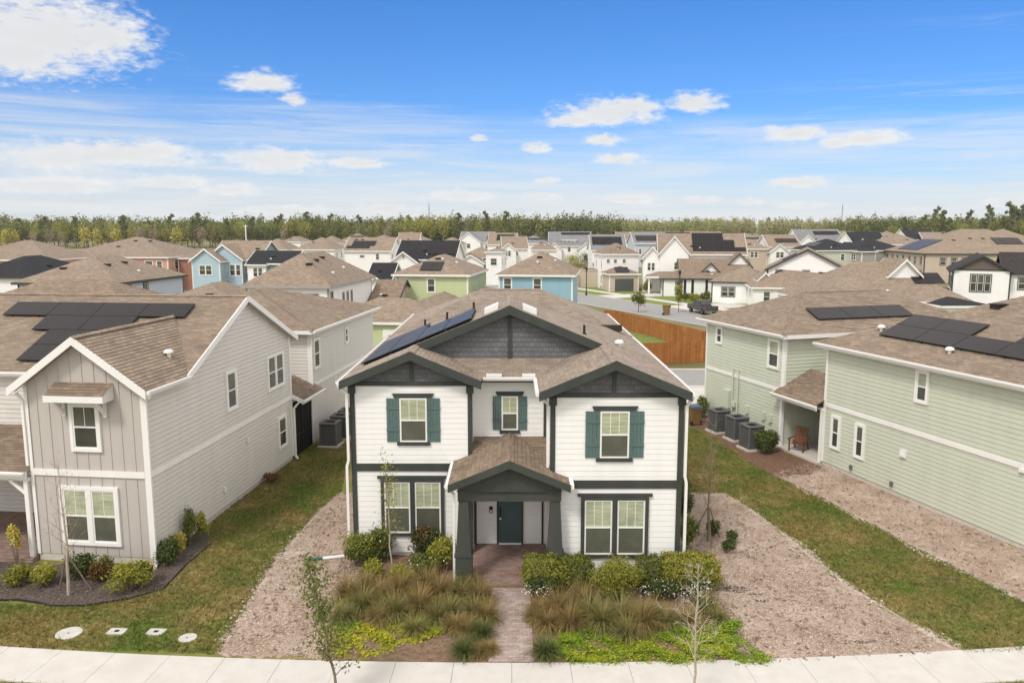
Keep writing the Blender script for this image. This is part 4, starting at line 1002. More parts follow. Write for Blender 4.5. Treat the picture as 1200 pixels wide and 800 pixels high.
def sapling(name, label, world, h, m_trunk, m_twig, leaf=None, nleaf=0, lsize=.04, low=.35, spread=1.0, nb=12, stakes=0, r0=.035, lean=(0, 0), depth=1, droop=0, group=None, cat='tree', bl=.30):
    e = empty(name, world, 0, label, cat, group); tk = MB(); tips = []
    pts = []; q = Vector((0, 0, -.05)); n = 8
    for i in range(n + 1): pts.append(Vector((lean[0] * (i / n) ** 1.3 + random.gauss(0, .015), lean[1] * (i / n) + random.gauss(0, .015), h * i / n - (.05 if i == 0 else 0))))
    tk.tube(pts, [r0 * (1 - .8 * i / n) for i in range(n + 1)], 7); tk.build('trunk', m_trunk, e)
    tw = MB()
    for i in range(nb):
        t = low + (1 - low) * (i + .5) / nb * .97; k = min(n - 1, int(t * n)); p = pts[k].lerp(pts[k + 1], t * n - k); a = i * 2.4 + random.uniform(-.4, .4)
        branch(tw, p, (math.cos(a) * spread, math.sin(a) * spread, .75), h * bl * (1.15 - t * .75) * random.uniform(.75, 1.2), r0 * .32 * (1.2 - t), depth, 3, tips, droop)
    tw.build('branches', m_twig, e)
    if leaf:
        T = np.array([list(random.choice(tips)) for _ in range(nleaf)]) + rng.normal(0, .07, (nleaf, 3)); u = rng.normal(0, 1, (nleaf, 3)); u /= np.linalg.norm(u, axis=1)[:, None]; v = np.cross(u, rng.normal(0, 1, (nleaf, 3))); v /= np.linalg.norm(v, axis=1)[:, None]
        s = lsize * rng.uniform(.6, 1.3, (nleaf, 1)); quads('leaves', np.stack([T - u * s, T - v * s * .45, T + u * s, T + v * s * .45], 1), leaf, e)
    for i in range(stakes):
        a = i * 2.09 + .5; s = MB().tube([(math.cos(a) * .62, math.sin(a) * .62, -.05), (.04 * math.cos(a), .04 * math.sin(a), 1.25)], .024, 6); s.build('stake', 'bark', e)
    return e

# --- bed in front of the greige house
shrub('shrub', 'green shrub below the porch of the greige house, leftmost in its dark mulch bed', 'shrub', 22, 684, (.42, .4, .32), 'leaf_olive', 1300, .05)
shrub('shrub', 'low olive shrub in dark mulch left of the bare pinkish tree', 'shrub', 55, 685, (.42, .38, .3), 'leaf_olive', 1300, .05, tips='leaf_yellow')
shrub('shrub', 'tall thin shrub with yellow leaves beside the greige house porch post', 'shrub', 20, 662, (.25, .22, .45), 'leaf_gold', 420, .05, zc=.7)
shrub('shrub', 'dark green shrub right of the bare tree against the greige wall', 'shrub', 95, 678, (.42, .36, .36), 'leaf_dark', 1300, .05)
shrub('shrub', 'reddish green shrub under the double window of the greige house', 'shrub', 120, 679, (.45, .36, .34), 'leaf_red', 1300, .05, tips='leaf_mid')
shrub('shrub', 'bushy olive shrub nearest the corner downspout of the greige house', 'shrub', 152, 692, (.58, .48, .40), 'leaf_olive', 1700, .05, tips='leaf_yellow')
shrub('shrub', 'small green shrub touching the white downspout in the dark bed', 'shrub', 170, 684, (.38, .36, .34), 'leaf_mid', 1100, .05, tips='leaf_gold')
shrub('shrub', 'round dark shrub just round the corner of the greige house', 'shrub', 195, 661, (.42, .45, .42), 'leaf_dark', 1500, .05)
shrub('shrub', 'yellow flowering shrub against the greige side wall', 'shrub', 211, 646, (.24, .24, .32), 'leaf_gold', 600, .045)
shrub('shrub', 'tall narrow shrub against the greige side wall', 'shrub', 222, 638, (.22, .24, .68), 'leaf_mid', 900, .045)
shrub('shrub', 'last yellowish shrub along the greige side wall before bare lawn', 'shrub', 236, 632, (.25, .3, .45), 'leaf_olive', 800, .045, tips='leaf_gold')
b = MB(); eg = gp((-40, 705), (20, 703), (42, 706), (60, 710), (100, 710), (150, 702), (192, 690), (218, 662), (247, 638)); b.tube([p + Vector((0, 0, .02)) for p in eg], .035, 6)
tag(b.build('garden_edging', 'rubber'), 'black curved edging strip round the dark mulch bed', 'edging')
sapling('bare_tree', 'bare pinkish tree in dark mulch before the greige house window', G(82, 697), 4.1, 'pale_bark', 'twig_pink', low=.28, nb=16, spread=.62, r0=.05, stakes=2, depth=2, bl=.24)
# --- bed left of the walk
GL = 'ornamental grasses left of the paver walk'; GR = 'ornamental grasses right of the paver walk'
for i, (x, y, h, m) in enumerate([(408, 702, .95, 'blade_tan'), (425, 716, 1.0, 'blade_olive'), (446, 704, .95, 'blade_tan'), (470, 698, .95, 'blade_tan'), (492, 718, .95, 'blade_tan'), (462, 724, .9, 'blade_olive'), (515, 700, .95, 'blade_tan'),
        (540, 700, .9, 'blade_olive'), (562, 706, 1.0, 'blade_tan'), (570, 728, .8, 'blade_tan'), (528, 722, .9, 'blade_olive'), (402, 728, .8, 'blade_olive'), (486, 742, .6, 'blade_olive'), (432, 692, .8, 'blade_tan'), (550, 688, .8, 'blade_tan'), (556, 722, .85, 'blade_olive'), (500, 690, .8, 'blade_tan'), (548, 744, .6, 'blade_tan'), (573, 764, .45, 'blade_tan'), (533, 738, .6, 'blade_tan'), (560, 768, .4, 'blade_tan'), (512, 728, .75, 'blade_olive'), (444, 728, .7, 'blade_tan')]):
    grass_clump('ornamental_grass', 'arching clump of tan ornamental grass left of the paver walk', x, y, h, 560, m, GL, .85)
grass_clump('ornamental_grass', 'dark green tuft of grass in open mulch nearest the pavement, left of the walk', 543, 768, .62, 420, 'blade_green', None, .5)
grass_clump('ornamental_grass', 'green grass tuft touching the left edge of the paver walk', 565, 748, .6, 420, 'blade_green', None, .5)
for i, (x, y, h, m) in enumerate([(632, 722, .75, 'blade_tan'), (655, 720, .85, 'blade_tan'), (682, 712, .95, 'blade_tan'), (706, 736, 1.0, 'blade_olive'), (728, 730, 1.0, 'blade_olive'), (752, 738, 1.05, 'blade_tan'), (778, 734, .8, 'blade_olive'), (804, 732, .7, 'blade_tan'), (826, 716, .75, 'blade_olive'),
        (668, 736, .8, 'blade_tan'), (642, 736, .7, 'blade_tan'), (630, 728, .7, 'blade_tan'), (765, 726, .7, 'blade_tan'), (735, 748, .9, 'blade_olive'), (690, 726, .9, 'blade_olive'), (840, 728, .6, 'blade_olive')]):
    grass_clump('ornamental_grass', 'arching clump of tan and olive ornamental grass right of the paver walk', x, y, h, 560, m, GR, .85)
grass_clump('ornamental_grass', 'green grass tuft touching the right edge of the paver walk near the pavement', 638, 770, .8, 480, 'blade_green', None, .5)
def cover(name, pxs, n, m, size=.045, z=.08):
    P = sample(gp(*pxs), n * 2); f = np.sin(P[:, 0] * 3.1 + 1) * np.cos(P[:, 1] * 3.7) + .7 * np.sin(P[:, 0] * 7.3 + P[:, 1] * 6.1) + rng.normal(0, .35, len(P)); P = P[np.argsort(-f)[:n]] + rng.normal(0, .09, (n, 2)); c = np.concatenate([P, rng.uniform(.01, z, (n, 1)) * (.6 + .8 * (np.sin(P[:, :1] * 5) * np.cos(P[:, 1:] * 6) > 0))], 1)
    u = rng.normal(0, 1, (n, 3)) * [1, 1, .35]; u /= np.linalg.norm(u, axis=1)[:, None]; v = np.cross(u, rng.normal(0, .4, (n, 3)) + [0, 0, 1]); v /= np.linalg.norm(v, axis=1)[:, None]; s = size * rng.uniform(.5, 1.3, (n, 1))
    return tag(quads(name, np.stack([c - u * s, c - v * s * .6, c + u * s, c + v * s * .6], 1), m), kind='stuff')
cover('ground_cover', [(384, 740), (410, 730), (440, 738), (470, 728), (478, 742), (452, 768), (392, 770)], 2300, 'cover_yellow'); cover('ground_cover', [(474, 732), (505, 722), (520, 738), (498, 752), (474, 752)], 1300, 'cover_yellow')
cover('ground_cover', [(482, 724), (510, 716), (528, 740), (505, 742)], 1000, 'cover_green'); cover('ground_cover', [(384, 738), (405, 726), (425, 732), (400, 745)], 800, 'cover_green')
cover('ground_cover', [(640, 777), (648, 742), (700, 742), (745, 752), (800, 728), (860, 742), (905, 777)], 20000, 'cover_green', .034, .10); cover('ground_cover', [(660, 776), (690, 755), (760, 756), (850, 740), (860, 776)], 4000, 'cover_yellow', .034, .12); cover('ground_cover', [(838, 735), (852, 722), (866, 728), (855, 742)], 900, 'cover_green', .05, .12)
# --- shrubs below the left wing
shrub('shrub', 'leafy shrub at the left corner of the white house, by the downspout', 'shrub', 420, 664, (.62, .5, .5), 'leaf_mid', 2600, .05, tips='leaf_olive')
shrub('shrub', 'loose shrub left of the thin tree before the white house', 'shrub', 448, 656, (.56, .42, .52), 'leaf_mid', 2200, .05, flowers=60)
shrub('shrub', 'small yellow green shrub in front of the left wing shrubs', 'shrub', 438, 678, (.36, .34, .28), 'leaf_olive', 1100, .045, tips='leaf_yellow')
shrub('shrub', 'dark leafy shrub under the left wing double window', 'shrub', 497, 656, (.5, .42, .52), 'leaf_dark', 2200, .05, tips='leaf_red')
shrub('shrub', 'bright olive shrub beside the left porch column', 'shrub', 518, 668, (.52, .46, .50), 'leaf_olive', 2500, .05, tips='leaf_yellow', flowers=40)
shrub('shrub', 'low pale flowering shrub before the dark leafy shrub on the left', 'shrub', 494, 674, (.46, .38, .30), 'leaf_mid', 1400, .05, flowers=90)
shrub('shrub', 'low yellow shrub at the foot of the thin tree', 'shrub', 470, 684, (.36, .36, .28), 'leaf_yellow', 1000, .045, tips='leaf_olive')
sapling('young_tree', 'thin upright young tree before the left wing double window', G(459, 672), 3.8, 'pale_bark', 'bark', 'leaf_olive', 420, .045, low=.25, nb=18, spread=.35, r0=.03, lean=(-.12, 0), bl=.2)
# --- hedge row below the right wing
shrub('hedge_shrub', 'clipped hedge shrub beside the right porch column, white blossom at its foot', 'shrub', 639, 690, (.74, .55, .52), 'leaf_olive', 4200, .042, zc=.54, tips='leaf_mid', box=True)
shrub('hedge_shrub', 'dark olive hedge shrub left of the feathery one', 'shrub', 674, 688, (.52, .5, .50), 'leaf_mid', 2800, .042, zc=.52, tips='leaf_olive', box=True)
shrub('feathery_shrub', 'big feathery yellow green shrub in the middle of the right hedge', 'shrub', 720, 704, (.74, .58, .56), 'leaf_olive', 6500, .036, zc=.60, lobes=14)
shrub('hedge_shrub', 'mid green hedge shrub right of the feathery shrub', 'shrub', 762, 688, (.5, .46, .50), 'leaf_mid', 2600, .042, zc=.52, box=True)
shrub('hedge_shrub', 'bright yellow topped hedge shrub at the right end of the row', 'shrub', 805, 690, (.92, .58, .54), 'leaf_olive', 5200, .045, zc=.57, tips='leaf_yellow', box=True)
shrub('flowering_shrub', 'low dark shrub full of white blossom next to the paver walk', 'shrub', 634, 703, (.55, .26, .27), 'leaf_dark', 1200, .04, flowers=190, zc=.34)
shrub('flowering_shrub', 'low dark shrub with white blossom right of the feathery shrub', 'shrub', 775, 704, (.6, .28, .30), 'leaf_dark', 1200, .04, flowers=190, zc=.36)
shrub('flowering_shrub', 'white blossoming shrub at the right end of the hedge row', 'shrub', 814, 706, (.5, .28, .30), 'leaf_dark', 1100, .04, flowers=180, zc=.36)
shrub('side_shrub', 'tall shrub round the right corner of the white house', 'shrub', 804, 640, (.40, .6, .62), 'leaf_mid', 1700, .05)
shrub('side_shrub', 'shrub against the right side wall, farther back', 'shrub', 800, 610, (.36, .6, .62), 'leaf_dark', 1500, .05)
shrub('side_shrub', 'farthest shrub along the right side wall of the white house', 'shrub', 800, 588, (.34, .6, .5), 'leaf_mid', 1100, .05)
shrub('shrub', 'small dark shrub at the foot of the staked bare tree', 'shrub', 836, 628, (.30, .28, .26), 'leaf_dark', 700, .045)
shrub('shrub', 'small dark shrub alone in mulch right of the staked tree', 'shrub', 852, 648, (.27, .27, .24), 'leaf_dark', 600, .045)
shrub('shrub', 'tiny dark shrub just behind another in mulch right of the staked tree', 'shrub', 858, 638, (.24, .24, .22), 'leaf_dark', 500, .045)
sapling('bare_tree', 'bare thin tree held by three stakes in the right mulch', G(829, 634), 4.1, 'bark', 'twig_pink', low=.25, nb=18, spread=.4, r0=.045, stakes=3, depth=2, bl=.22)
shrub('shrub', 'green bush beside the grey cooling units of the sage house', 'shrub', 897, 531, (.6, .48, .58), 'leaf_dark', 2400, .06, tips='leaf_mid', zc=.5)
shrub('shrub', 'small bush at the far corner of the sage house by the bin', 'shrub', 830, 497, (.45, .45, .6), 'leaf_mid', 900, .07, world=(11.2, 45.0, 0))
shrub('weed_clump', 'dark weed clump at the foot of the greige side wall', 'weeds', 318, 566, (.5, .35, .2), 'leaf_red', 500, .05)
# --- street trees on the verge
sapling('street_tree', 'thin leaning young street tree with sparse green leaves', (-4.02, 16.75, 0), 3.5, 'bark', 'bark', 'leaf_mid', 1250, .05, low=.22, nb=24, spread=.5, r0=.04, lean=(-.62, .25), depth=1, bl=.2)
sapling('street_tree', 'bare pale young street tree with wide low twigs', (4.22, 16.85, 0), 3.55, 'pale_bark', 'twig_pale', low=.30, nb=26, spread=.95, r0=.035, depth=2, bl=.2)

# ================================================================== small things outdoors
def unit(world, rz, label):
    e = empty('air_conditioner', world, rz, label, 'air conditioner', 'air conditioner units beside houses'); e.scale = (1.02, 1.02, 1.22)
    MB().box(-.52, -.52, 0, .52, .52, .09).build('base_pad', 'pad', e)
    b = MB()
    for sx in (-1, 1):
        for sy in (-1, 1): b.box(sx * .40 - .03, sy * .40 - .03, .09, sx * .40 + .03, sy * .40 + .03, .98)
    for k in range(26):
        z = .13 + k * .031
        for s in (-1, 1): b.box(-.37, s * .41 - .012, z, .37, s * .41 + .012, z + .017); b.box(s * .41 - .012, -.37, z, s * .41 + .012, .37, z + .017)
    b.build('louvre_case', 'metal_grey', e); MB().box(-.385, -.385, .1, .385, .385, .95).build('coil', 'metal_dark', e)
    b = MB().box(-.44, -.44, .98, .44, -.27, 1.05).box(-.44, .27, .98, .44, .44, 1.05).box(-.44, -.27, .98, -.27, .27, 1.05).box(.27, -.27, .98, .44, .27, 1.05); b.build('top_cover', 'metal_grey', e)
    b = MB()
    for r in (.08, .16, .24): b.lathe((0, 0, 1.0), [(r - .012, 0), (r + .012, 0), (r + .012, .02), (r - .012, .02)], 20)
    for k in range(4): a = k * math.pi / 4; b.bar((math.cos(a) * .29, math.sin(a) * .29, 1.015), (-math.cos(a) * .29, -math.sin(a) * .29, 1.015), .014, .014)
    b.build('fan_guard', 'metal_dark', e); return e
for (x, y), l in zip(((388, 522), (400, 513), (409, 506)), ('front one of the grey cooling units by the greige house wall', 'middle grey cooling unit in the row by the greige house wall', 'rear grey cooling unit by the greige wall, partly behind the white house')):
    p = G(x, y); unit(p, R(-6), l)
for (x, y), l in zip(((842, 506), (863, 515), (880, 526)), ('grey cooling unit nearest the far corner of the sage house', 'middle grey cooling unit along the sage house wall', 'grey cooling unit half hidden by the green bush')):
    p = G(x, y); unit(p, R(17), l)
def bin_(world, rz, label, s=1.0, lid='bin_lid', body='bin_brown'):
    e = empty('wheelie_bin', world, rz, label, 'rubbish bin'); e.scale = (s, s, s)
    b = MB(); q = [(-.25, -.27), (.25, -.27), (.25, .27), (-.25, .27)]; u = [(-.31, -.36), (.31, -.36), (.31, .36), (-.31, .36)]
    for i in range(4): j = (i + 1) % 4; b.poly([(*q[i], .06), (*q[j], .06), (*u[j], 1.02), (*u[i], 1.02)])
    b.poly([(*k, .06) for k in reversed(q)]); b.box(-.33, -.38, .96, .33, .38, 1.02); b.build('body', body, e)
    b = MB(); b.box(-.34, -.39, 1.022, .34, .40, 1.08); b.box(-.28, -.33, 1.08, .28, .3, 1.12); b.build('lid', lid, e)
    for sx in (-.28, .28): MB().tube([(sx - .03, .27, .13), (sx + .03, .27, .13)], .13, 14).build('wheel', 'rubber', e)
    MB().tube([(-.25, .45, .98), (.25, .45, .98)], .02, 8).build('handle', lid, e); MB().box(.02, -.345, .6, .14, -.325, .78).build('sticker', 'white_plastic', e); return e
bin_(G(813, 497), R(195), 'brown wheelie bin with blue-grey lid behind the white house')
bin_(G(781, 369), R(60), 'brown wheelie bin standing on the kerb of the street behind the fence', 1.15, 'bin_brown')
# chair in the covered passage
ch = empty('garden_chair', G(935, 527.5, .10), R(-40), 'reddish brown wooden armchair in the covered passage of the sage house', 'chair')
b = MB()
for i in range(5): b.box(-.28 + i * .115, -.30, .36, -.18 + i * .115, .28, .385)
b.build('seat', 'chair_wood', ch); b = MB()
for i in range(5): b.bar((-.24 + i * .12, .24, .36), (-.27 + i * .135, .52, 1.12), .10, .025, (0, -1, .3))
b.bar((-.3, .36, .7), (.3, .36, .7), .03, .06); b.build('backrest', 'chair_wood', ch)
for s in (-1, 1):
    b = MB().box(s * .36 - .06, -.40, .60, s * .36 + .06, .36, .625); b.build('armrest', 'chair_wood', ch); MB().box(s * .34 - .025, -.34, 0, s * .34 + .025, -.26, .6).build('leg', 'chair_wood', ch); MB().bar((s * .33, .26, .42), (s * .33, .52, .0), .05, .08).build('leg', 'chair_wood', ch)
# round and square covers in the left lawn
for x, y, r, l in ((81, 742, .34, 'large round concrete utility cover in the lawn, farthest left'), (220, 747.5, .24, 'small round concrete utility cover in the lawn near the mulch edge')):
    e = empty('utility_cover', G(x, y), 0, l, 'utility cover'); MB().lathe((0, 0, 0), [(r, -.02), (r, .028), (r - .03, .036)], 28).build('lid', 'lid_conc', e); MB().box(-.03, -.05, .036, .03, -.02, .042).build('lift_slot', 'metal_dark', e)
for x, y, l in ((137, 740, 'left square white meter cover in the lawn between round covers'), (183, 740.5, 'right square white meter cover in the lawn between round covers')):
    e = empty('meter_cover', G(x, y), R(-5), l, 'utility cover'); MB().box(-.24, -.16, -.02, .24, .16, .03).build('lid', 'lid_conc', e); MB().box(-.06, -.05, .0301, .06, .05, .04).build('reader_plate', 'metal_dark', e)
e = empty('drain_pipe', G(382, 655.5), R(14), 'white downspout extension with green end lying on the left mulch', 'pipe')
MB().tube([(-.1, 0, .06), (.62, 0, .07)], .055, 10).build('pipe', 'white_plastic', e); MB().tube([(-.62, .02, .05), (-.1, 0, .06)], .05, 10).build('hose_end', 'green_plastic', e)
# ================================================================== the neighbourhood
def at(xl, xr, ye, ez):
    """front eave corners seen at xl..xr on row ye -> (centre of the front wall, width)"""
    a, b = G(xl, ye, ez), G(xr, ye, ez); return (a + b) / 2, (b - a).length

def house(label, xl, xr, ye, ez, depth, roof='hip', p=.45, rot=-5, wall='white_siding', rm='tan_shingle', trim='white_trim', oh=.4, extra=(), wins=(), panels=(), vents=(), name='house', cat='house', w=None, z0=0.0, shift=(0, 0), world=None, oc=None, sash='white_trim', no_win=()):
    if world is None:
        c, ww = at(xl, xr, ye, ez); w = w or ww; loc = Vector((c.x + shift[0], c.y + shift[1], 0))
    else: loc = Vector(world)
    e = empty(name, loc, R(rot), label, cat)
    blocks = [dict(x=(-w / 2, w / 2), y=(0, depth), z=(z0, ez), roof=roof, p=p, wall=wall, rm=rm, oh=oh)] + [dict(b) for b in extra]
    wm = {}; rmm = {}; fa = MB(); so = MB(); info = []
    for b in blocks:
        x0, x1 = b['x']; y0, y1 = b['y']; za, zb = b['z']; kind = b['roof']; pp = b.get('p', p); o = b.get('oh', oh)
        m = wm.setdefault(b.get('wall', wall), MB()); r = rmm.setdefault(b.get('rm', rm), MB())
        W = dict(f=Wall((x0, y0), (x1, y0)), r=Wall((x1, y0), (x1, y1)), b=Wall((x1, y1), (x0, y1)), l=Wall((x0, y1), (x0, y0)))
        for k, q in W.items():
            out = rect(q.L, za, zb)
            if (kind == 'gx' and k in 'lr') or (kind == 'gy' and k in 'fb'): out = pent(q.L, za, zb, pp * q.L / 2)
            if k == 'b' and kind not in ('gy',): flat(m, q, out)
            else: lap(m, q, out, .24, .03)
        cb = wm.setdefault(trim if b.get('ct', True) else b.get('wall', wall), MB())
        for q in (W['f'], W['l'], W['r']): q.slab(cb, 0, .13, za, zb, .0, .04); q.slab(cb, q.L - .13, q.L, za, zb, .0, .04)
        X0, X1, Y0, Y1 = x0 - o, x1 + o, y0 - o, y1 + o; ze = zb - pp * o + .12; pl = {}
        if kind == 'hip':
            D, Wd = Y1 - Y0, X1 - X0
            if Wd >= D:
                h = D / 2; zr_ = ze + pp * h; A_, B_ = (X0 + h, Y0 + h, zr_), (X1 - h, Y0 + h, zr_)
                pl = dict(f=[(X0, Y0, ze), (X1, Y0, ze), B_, A_], r=[(X1, Y0, ze), (X1, Y1, ze), B_], b=[(X1, Y1, ze), (X0, Y1, ze), A_, B_], l=[(X0, Y1, ze), (X0, Y0, ze), A_])
            else:
                h = Wd / 2; zr_ = ze + pp * h; A_, B_ = (X0 + h, Y0 + h, zr_), (X0 + h, Y1 - h, zr_)
                pl = dict(f=[(X0, Y0, ze), (X1, Y0, ze), A_], r=[(X1, Y0, ze), (X1, Y1, ze), B_, A_], b=[(X1, Y1, ze), (X0, Y1, ze), B_], l=[(X0, Y1, ze), (X0, Y0, ze), A_, B_])
            ring_ = [(X0, Y0, ze), (X1, Y0, ze), (X1, Y1, ze), (X0, Y1, ze)]; so.poly([(q[0], q[1], ze - .16) for q in ring_])
            for (a, c_), i in zip(((0, 1), (1, 2), (2, 3), (3, 0)), ((0, 1, 0), (-1, 0, 0), (0, -1, 0), (1, 0, 0))): rake(fa, ring_[a], ring_[c_], .22, .05, i)
        elif kind == 'gx':
            h = (Y1 - Y0) / 2; zr_ = ze + pp * h; A_, B_ = (X0, Y0 + h, zr_), (X1, Y0 + h, zr_)
            pl = dict(f=[(X0, Y0, ze), (X1, Y0, ze), B_, A_], b=[(X1, Y1, ze), (X0, Y1, ze), A_, B_])
            rake(fa, (X0, Y0, ze), (X1, Y0, ze), .22, .05, (0, 1, 0)); rake(fa, (X0, Y1, ze), (X1, Y1, ze), .22, .05, (0, -1, 0))
            for xx, i in ((X0, (1, 0, 0)), (X1, (-1, 0, 0))): rake(fa, (xx, Y0, ze), (xx, Y0 + h, zr_), .26, .06, i); rake(fa, (xx, Y0 + h, zr_), (xx, Y1, ze), .26, .06, i)
        else:
            h = (X1 - X0) / 2; zr_ = ze + pp * h; A_, B_ = (X0 + h, Y0, zr_), (X0 + h, Y1, zr_)
            pl = dict(l=[(X0, Y1, ze), (X0, Y0, ze), A_, B_], r=[(X1, Y0, ze), (X1, Y1, ze), B_, A_])
            rake(fa, (X0, Y0, ze), (X0, Y1, ze), .22, .05, (1, 0, 0)); rake(fa, (X1, Y0, ze), (X1, Y1, ze), .22, .05, (-1, 0, 0))
            for yy, i in ((Y0, (0, 1, 0)), (Y1, (0, -1, 0))): rake(fa, (X0, yy, ze), (X0 + h, yy, zr_), .26, .06, i); rake(fa, (X0 + h, yy, zr_), (X1, yy, ze), .26, .06, i)
        if kind != 'hip':
            for q in pl.values(): under(so, q, .15)
        fr = {}
        for k, q in pl.items():
            roofplane(r, q, 0)
            a, c_ = Vector(q[0]), Vector(q[1]); s = (c_ - a).normalized()
            up = Vector((0, 0, 1)).cross(s) if True else None
            t = (Vector((-s.y, s.x, 0)) + Vector((0, 0, pp))).normalized(); fr[k] = (a, s, t, s.cross(t).normalized())
        info.append((W, fr))
    for k, m in wm.items(): m.build('wall' if k != trim else 'corner_trim', k, e)
    for k, m in rmm.items(): m.build('roof', k, e)
    fa.build('fascia', trim, e); so.build('soffit', trim, e)
    wins = list(wins); side = 'r' if loc.x < 0 else 'l'; have = {(q[0], q[1]) for q in wins}
    for bi, b in enumerate(blocks):
        if b['z'][1] - b['z'][0] < 2.4 or bi in no_win: continue
        for k in ('f', side):
            if (bi, k) in have: continue
            Lw = info[bi][0][k].L; nw = int((Lw - 1.0) / 2.9)
            if nw < 1: continue
            two = b['z'][1] > 4.2; u2 = 2 if nw <= 2 and k == 'f' else 1
            for q in range(nw):
                wins.append((bi, k, Lw * (q + .5) / nw + random.uniform(-.25, .25), 3.7 if two else 1.0, random.choice((.7, .85)), 1.35, u2))
                if two and loc.y < 175: wins.append((bi, k, Lw * (q + .5) / nw, .9, .85, 1.5, u2))
    if not vents and blocks[0]['roof'] != 'gy':
        Lr = blocks[0]['x'][1] - blocks[0]['x'][0]; vents = [(0, 'f', Lr * random.uniform(.35, .65), random.uniform(2.0, 3.0), 'box'), (0, 'f', Lr * random.uniform(.35, .65), random.uniform(1.0, 2.0), 'cap')]
    for (bi, k, s, z, ww, hh, *rest) in wins:
        W = info[bi][0][k]; u = rest[0] if rest else 1
        window(e, W, s if s > 0 else W.L + s, z, ww, hh, trim=(oc or trim), tw=.10, grid=0, units=u, gap=.12, simple=True, upper='pane_screen', lower='pane_dark', sash=sash)
    for (bi, k, s, u, c_, rws, *sz) in panels:
        o_, s_, t_, n_ = info[bi][1][k]; cw, chh = sz if sz else (1.75, 1.05)
        for rw in range(rws): array(e, o_, s_, t_, n_, [(s, u + rw * (chh + .02), c_)], cw, chh)
    for (bi, k, s, u, kd) in vents:
        o_, s_, t_, n_ = info[bi][1][k]; roofvent(e, o_ + s_ * s + t_ * u, kind=kd)
    return e, info

def leafwall(e, W, a0, a1, z0, z1, m, name):
    b = MB(); W.slab(b, a0, a1, z0, z1, .021, .06); return b.build(name, m, e)

# ---- left side of the picture
house('white house under a charcoal hip roof at the far left edge', -45, 44, 323, 5.9, 11, 'hip', .45, -4, 'white_siding', 'charcoal_shingle', 'dark_trim', wins=((0, 'f', -1.2, 4.2, .7, 1.2),), vents=((0, 'r', 5, 2.2, 'box'),))
house('pale blue-grey house under broad tan roof behind the left solar roof', 17, 136, 330.5, 5.9, 13, 'hip', .46, -5, 'blue_grey_siding', 'tan_shingle', 'dark_trim', wins=((0, 'r', 2.4, 4.1, .6, 1.3), (0, 'r', 5.4, 4.0, .7, 1.45), (0, 'f', 3, 4.2, .8, 1.3)), vents=((0, 'f', 3.6, 2.9, 'box'), (0, 'r', 4.2, 3.6, 'box'), (0, 'r', 7.4, 3.8, 'box'), (0, 'r', 6.6, 1.6, 'cap')))
house('low tan hip roof tucked right behind the left solar roof', 0, 0, 0, 5.55, 8, 'hip', .44, -6, 'greige_siding', 'brown_shingle', world=(-31.2, 51.5, 0), w=12.4)
house('tan roofed house with three dark roof vents left of the tall white house', 0, 0, 0, 3.2, 13, 'hip', .45, -6, 'white_siding', 'tan_shingle', world=(-30.0, 71.5, 0), w=10.5, vents=((0, 'f', 3.2, 2.6, 'box'), (0, 'f', 4.8, 3.2, 'box'), (0, 'f', 6.6, 3.8, 'box')))
house('salmon apartment house with a wide tan hip roof at left', 62, 198, 301, 5.9, 19, 'hip', .34, -3, 'salmon_siding', 'pale_shingle', extra=(dict(x=(10.5, 13.5), y=(3, 18), z=(0, 5.6), roof='hip', wall='brick_red', p=.3),), wins=((0, 'f', -3.4, 3.7, 1.3, 1.5), (0, 'f', -1.5, 3.7, .9, 1.5), (0, 'f', -6.5, 3.7, 1.3, 1.5), (0, 'r', 3, 3.7, 1.2, 1.4), (0, 'r', 8, 3.7, 1.2, 1.4)),
      vents=((0, 'f', 9.5, 5.2, 'box'), (0, 'f', 11.2, 8.2, 'box'), (0, 'f', 14, 8.2, 'box'), (0, 'f', 17.4, 8.4, 'box'), (0, 'f', 20, 8.4, 'box')))
house('salmon house with pale tan roof at far left, in front of the yellow tree', -60, 58, 304, 5.9, 15, 'hip', .38, -3, 'salmon_siding', 'pale_shingle', vents=((0, 'f', -5, 3, 'box'),))
e, i = house('powder blue house with two white edged front gables at left', 246, 304, 303, 5.9, 9, 'gx', .62, -9, 'teal_and_shaded_blue', 'tan_shingle', extra=(dict(x=(-4.4, 1.9), y=(-1.2, 8), z=(0, 5.9), roof='gy', p=.72, wall='pale_blue_siding'), dict(x=(-5.7, -.8), y=(-3.4, 6), z=(0, 5.75), roof='gy', p=.72, wall='pale_blue_siding')),  # main block darker: shade of its right side put into the wall colour
      wins=((1, 'f', 4.6, 3.2, .85, 1.75), (1, 'f', 5.6, 3.2, .75, 1.75), (2, 'f', 2.4, 3.4, 1.0, 1.5, 2), (0, 'r', 3.2, 3.8, .7, 1.5)), vents=((0, 'f', 7.5, 3.2, 'box'),))
house('small teal house with a charcoal roof right of the powder blue house', 290, 344, 308, 5.4, 7, 'gx', .5, -7, 'teal_and_shaded_blue', 'charcoal_shingle', extra=(dict(x=(-3.6, -.6), y=(-.6, 5), z=(0, 5.2), roof='hip', p=.4, wall='white_siding'),), wins=((1, 'f', 1.7, 3.2, .7, 1.4, 2), (0, 'f', 5, 3.2, .8, 1.4)))
house('white house with a small tan pyramid roof before the left forest', 299, 336, 292, 5.9, 9, 'hip', .62, -6, 'white_siding', 'tan_shingle', wins=((0, 'f', 5.9, 3.9, .8, 1.4),))
house('tan hip roofed house just behind the tall white house', 345, 392, 292, 5.9, 11, 'hip', .55, -6, 'white_siding', 'tan_shingle', vents=((0, 'f', 4, 3.4, 'box'),))
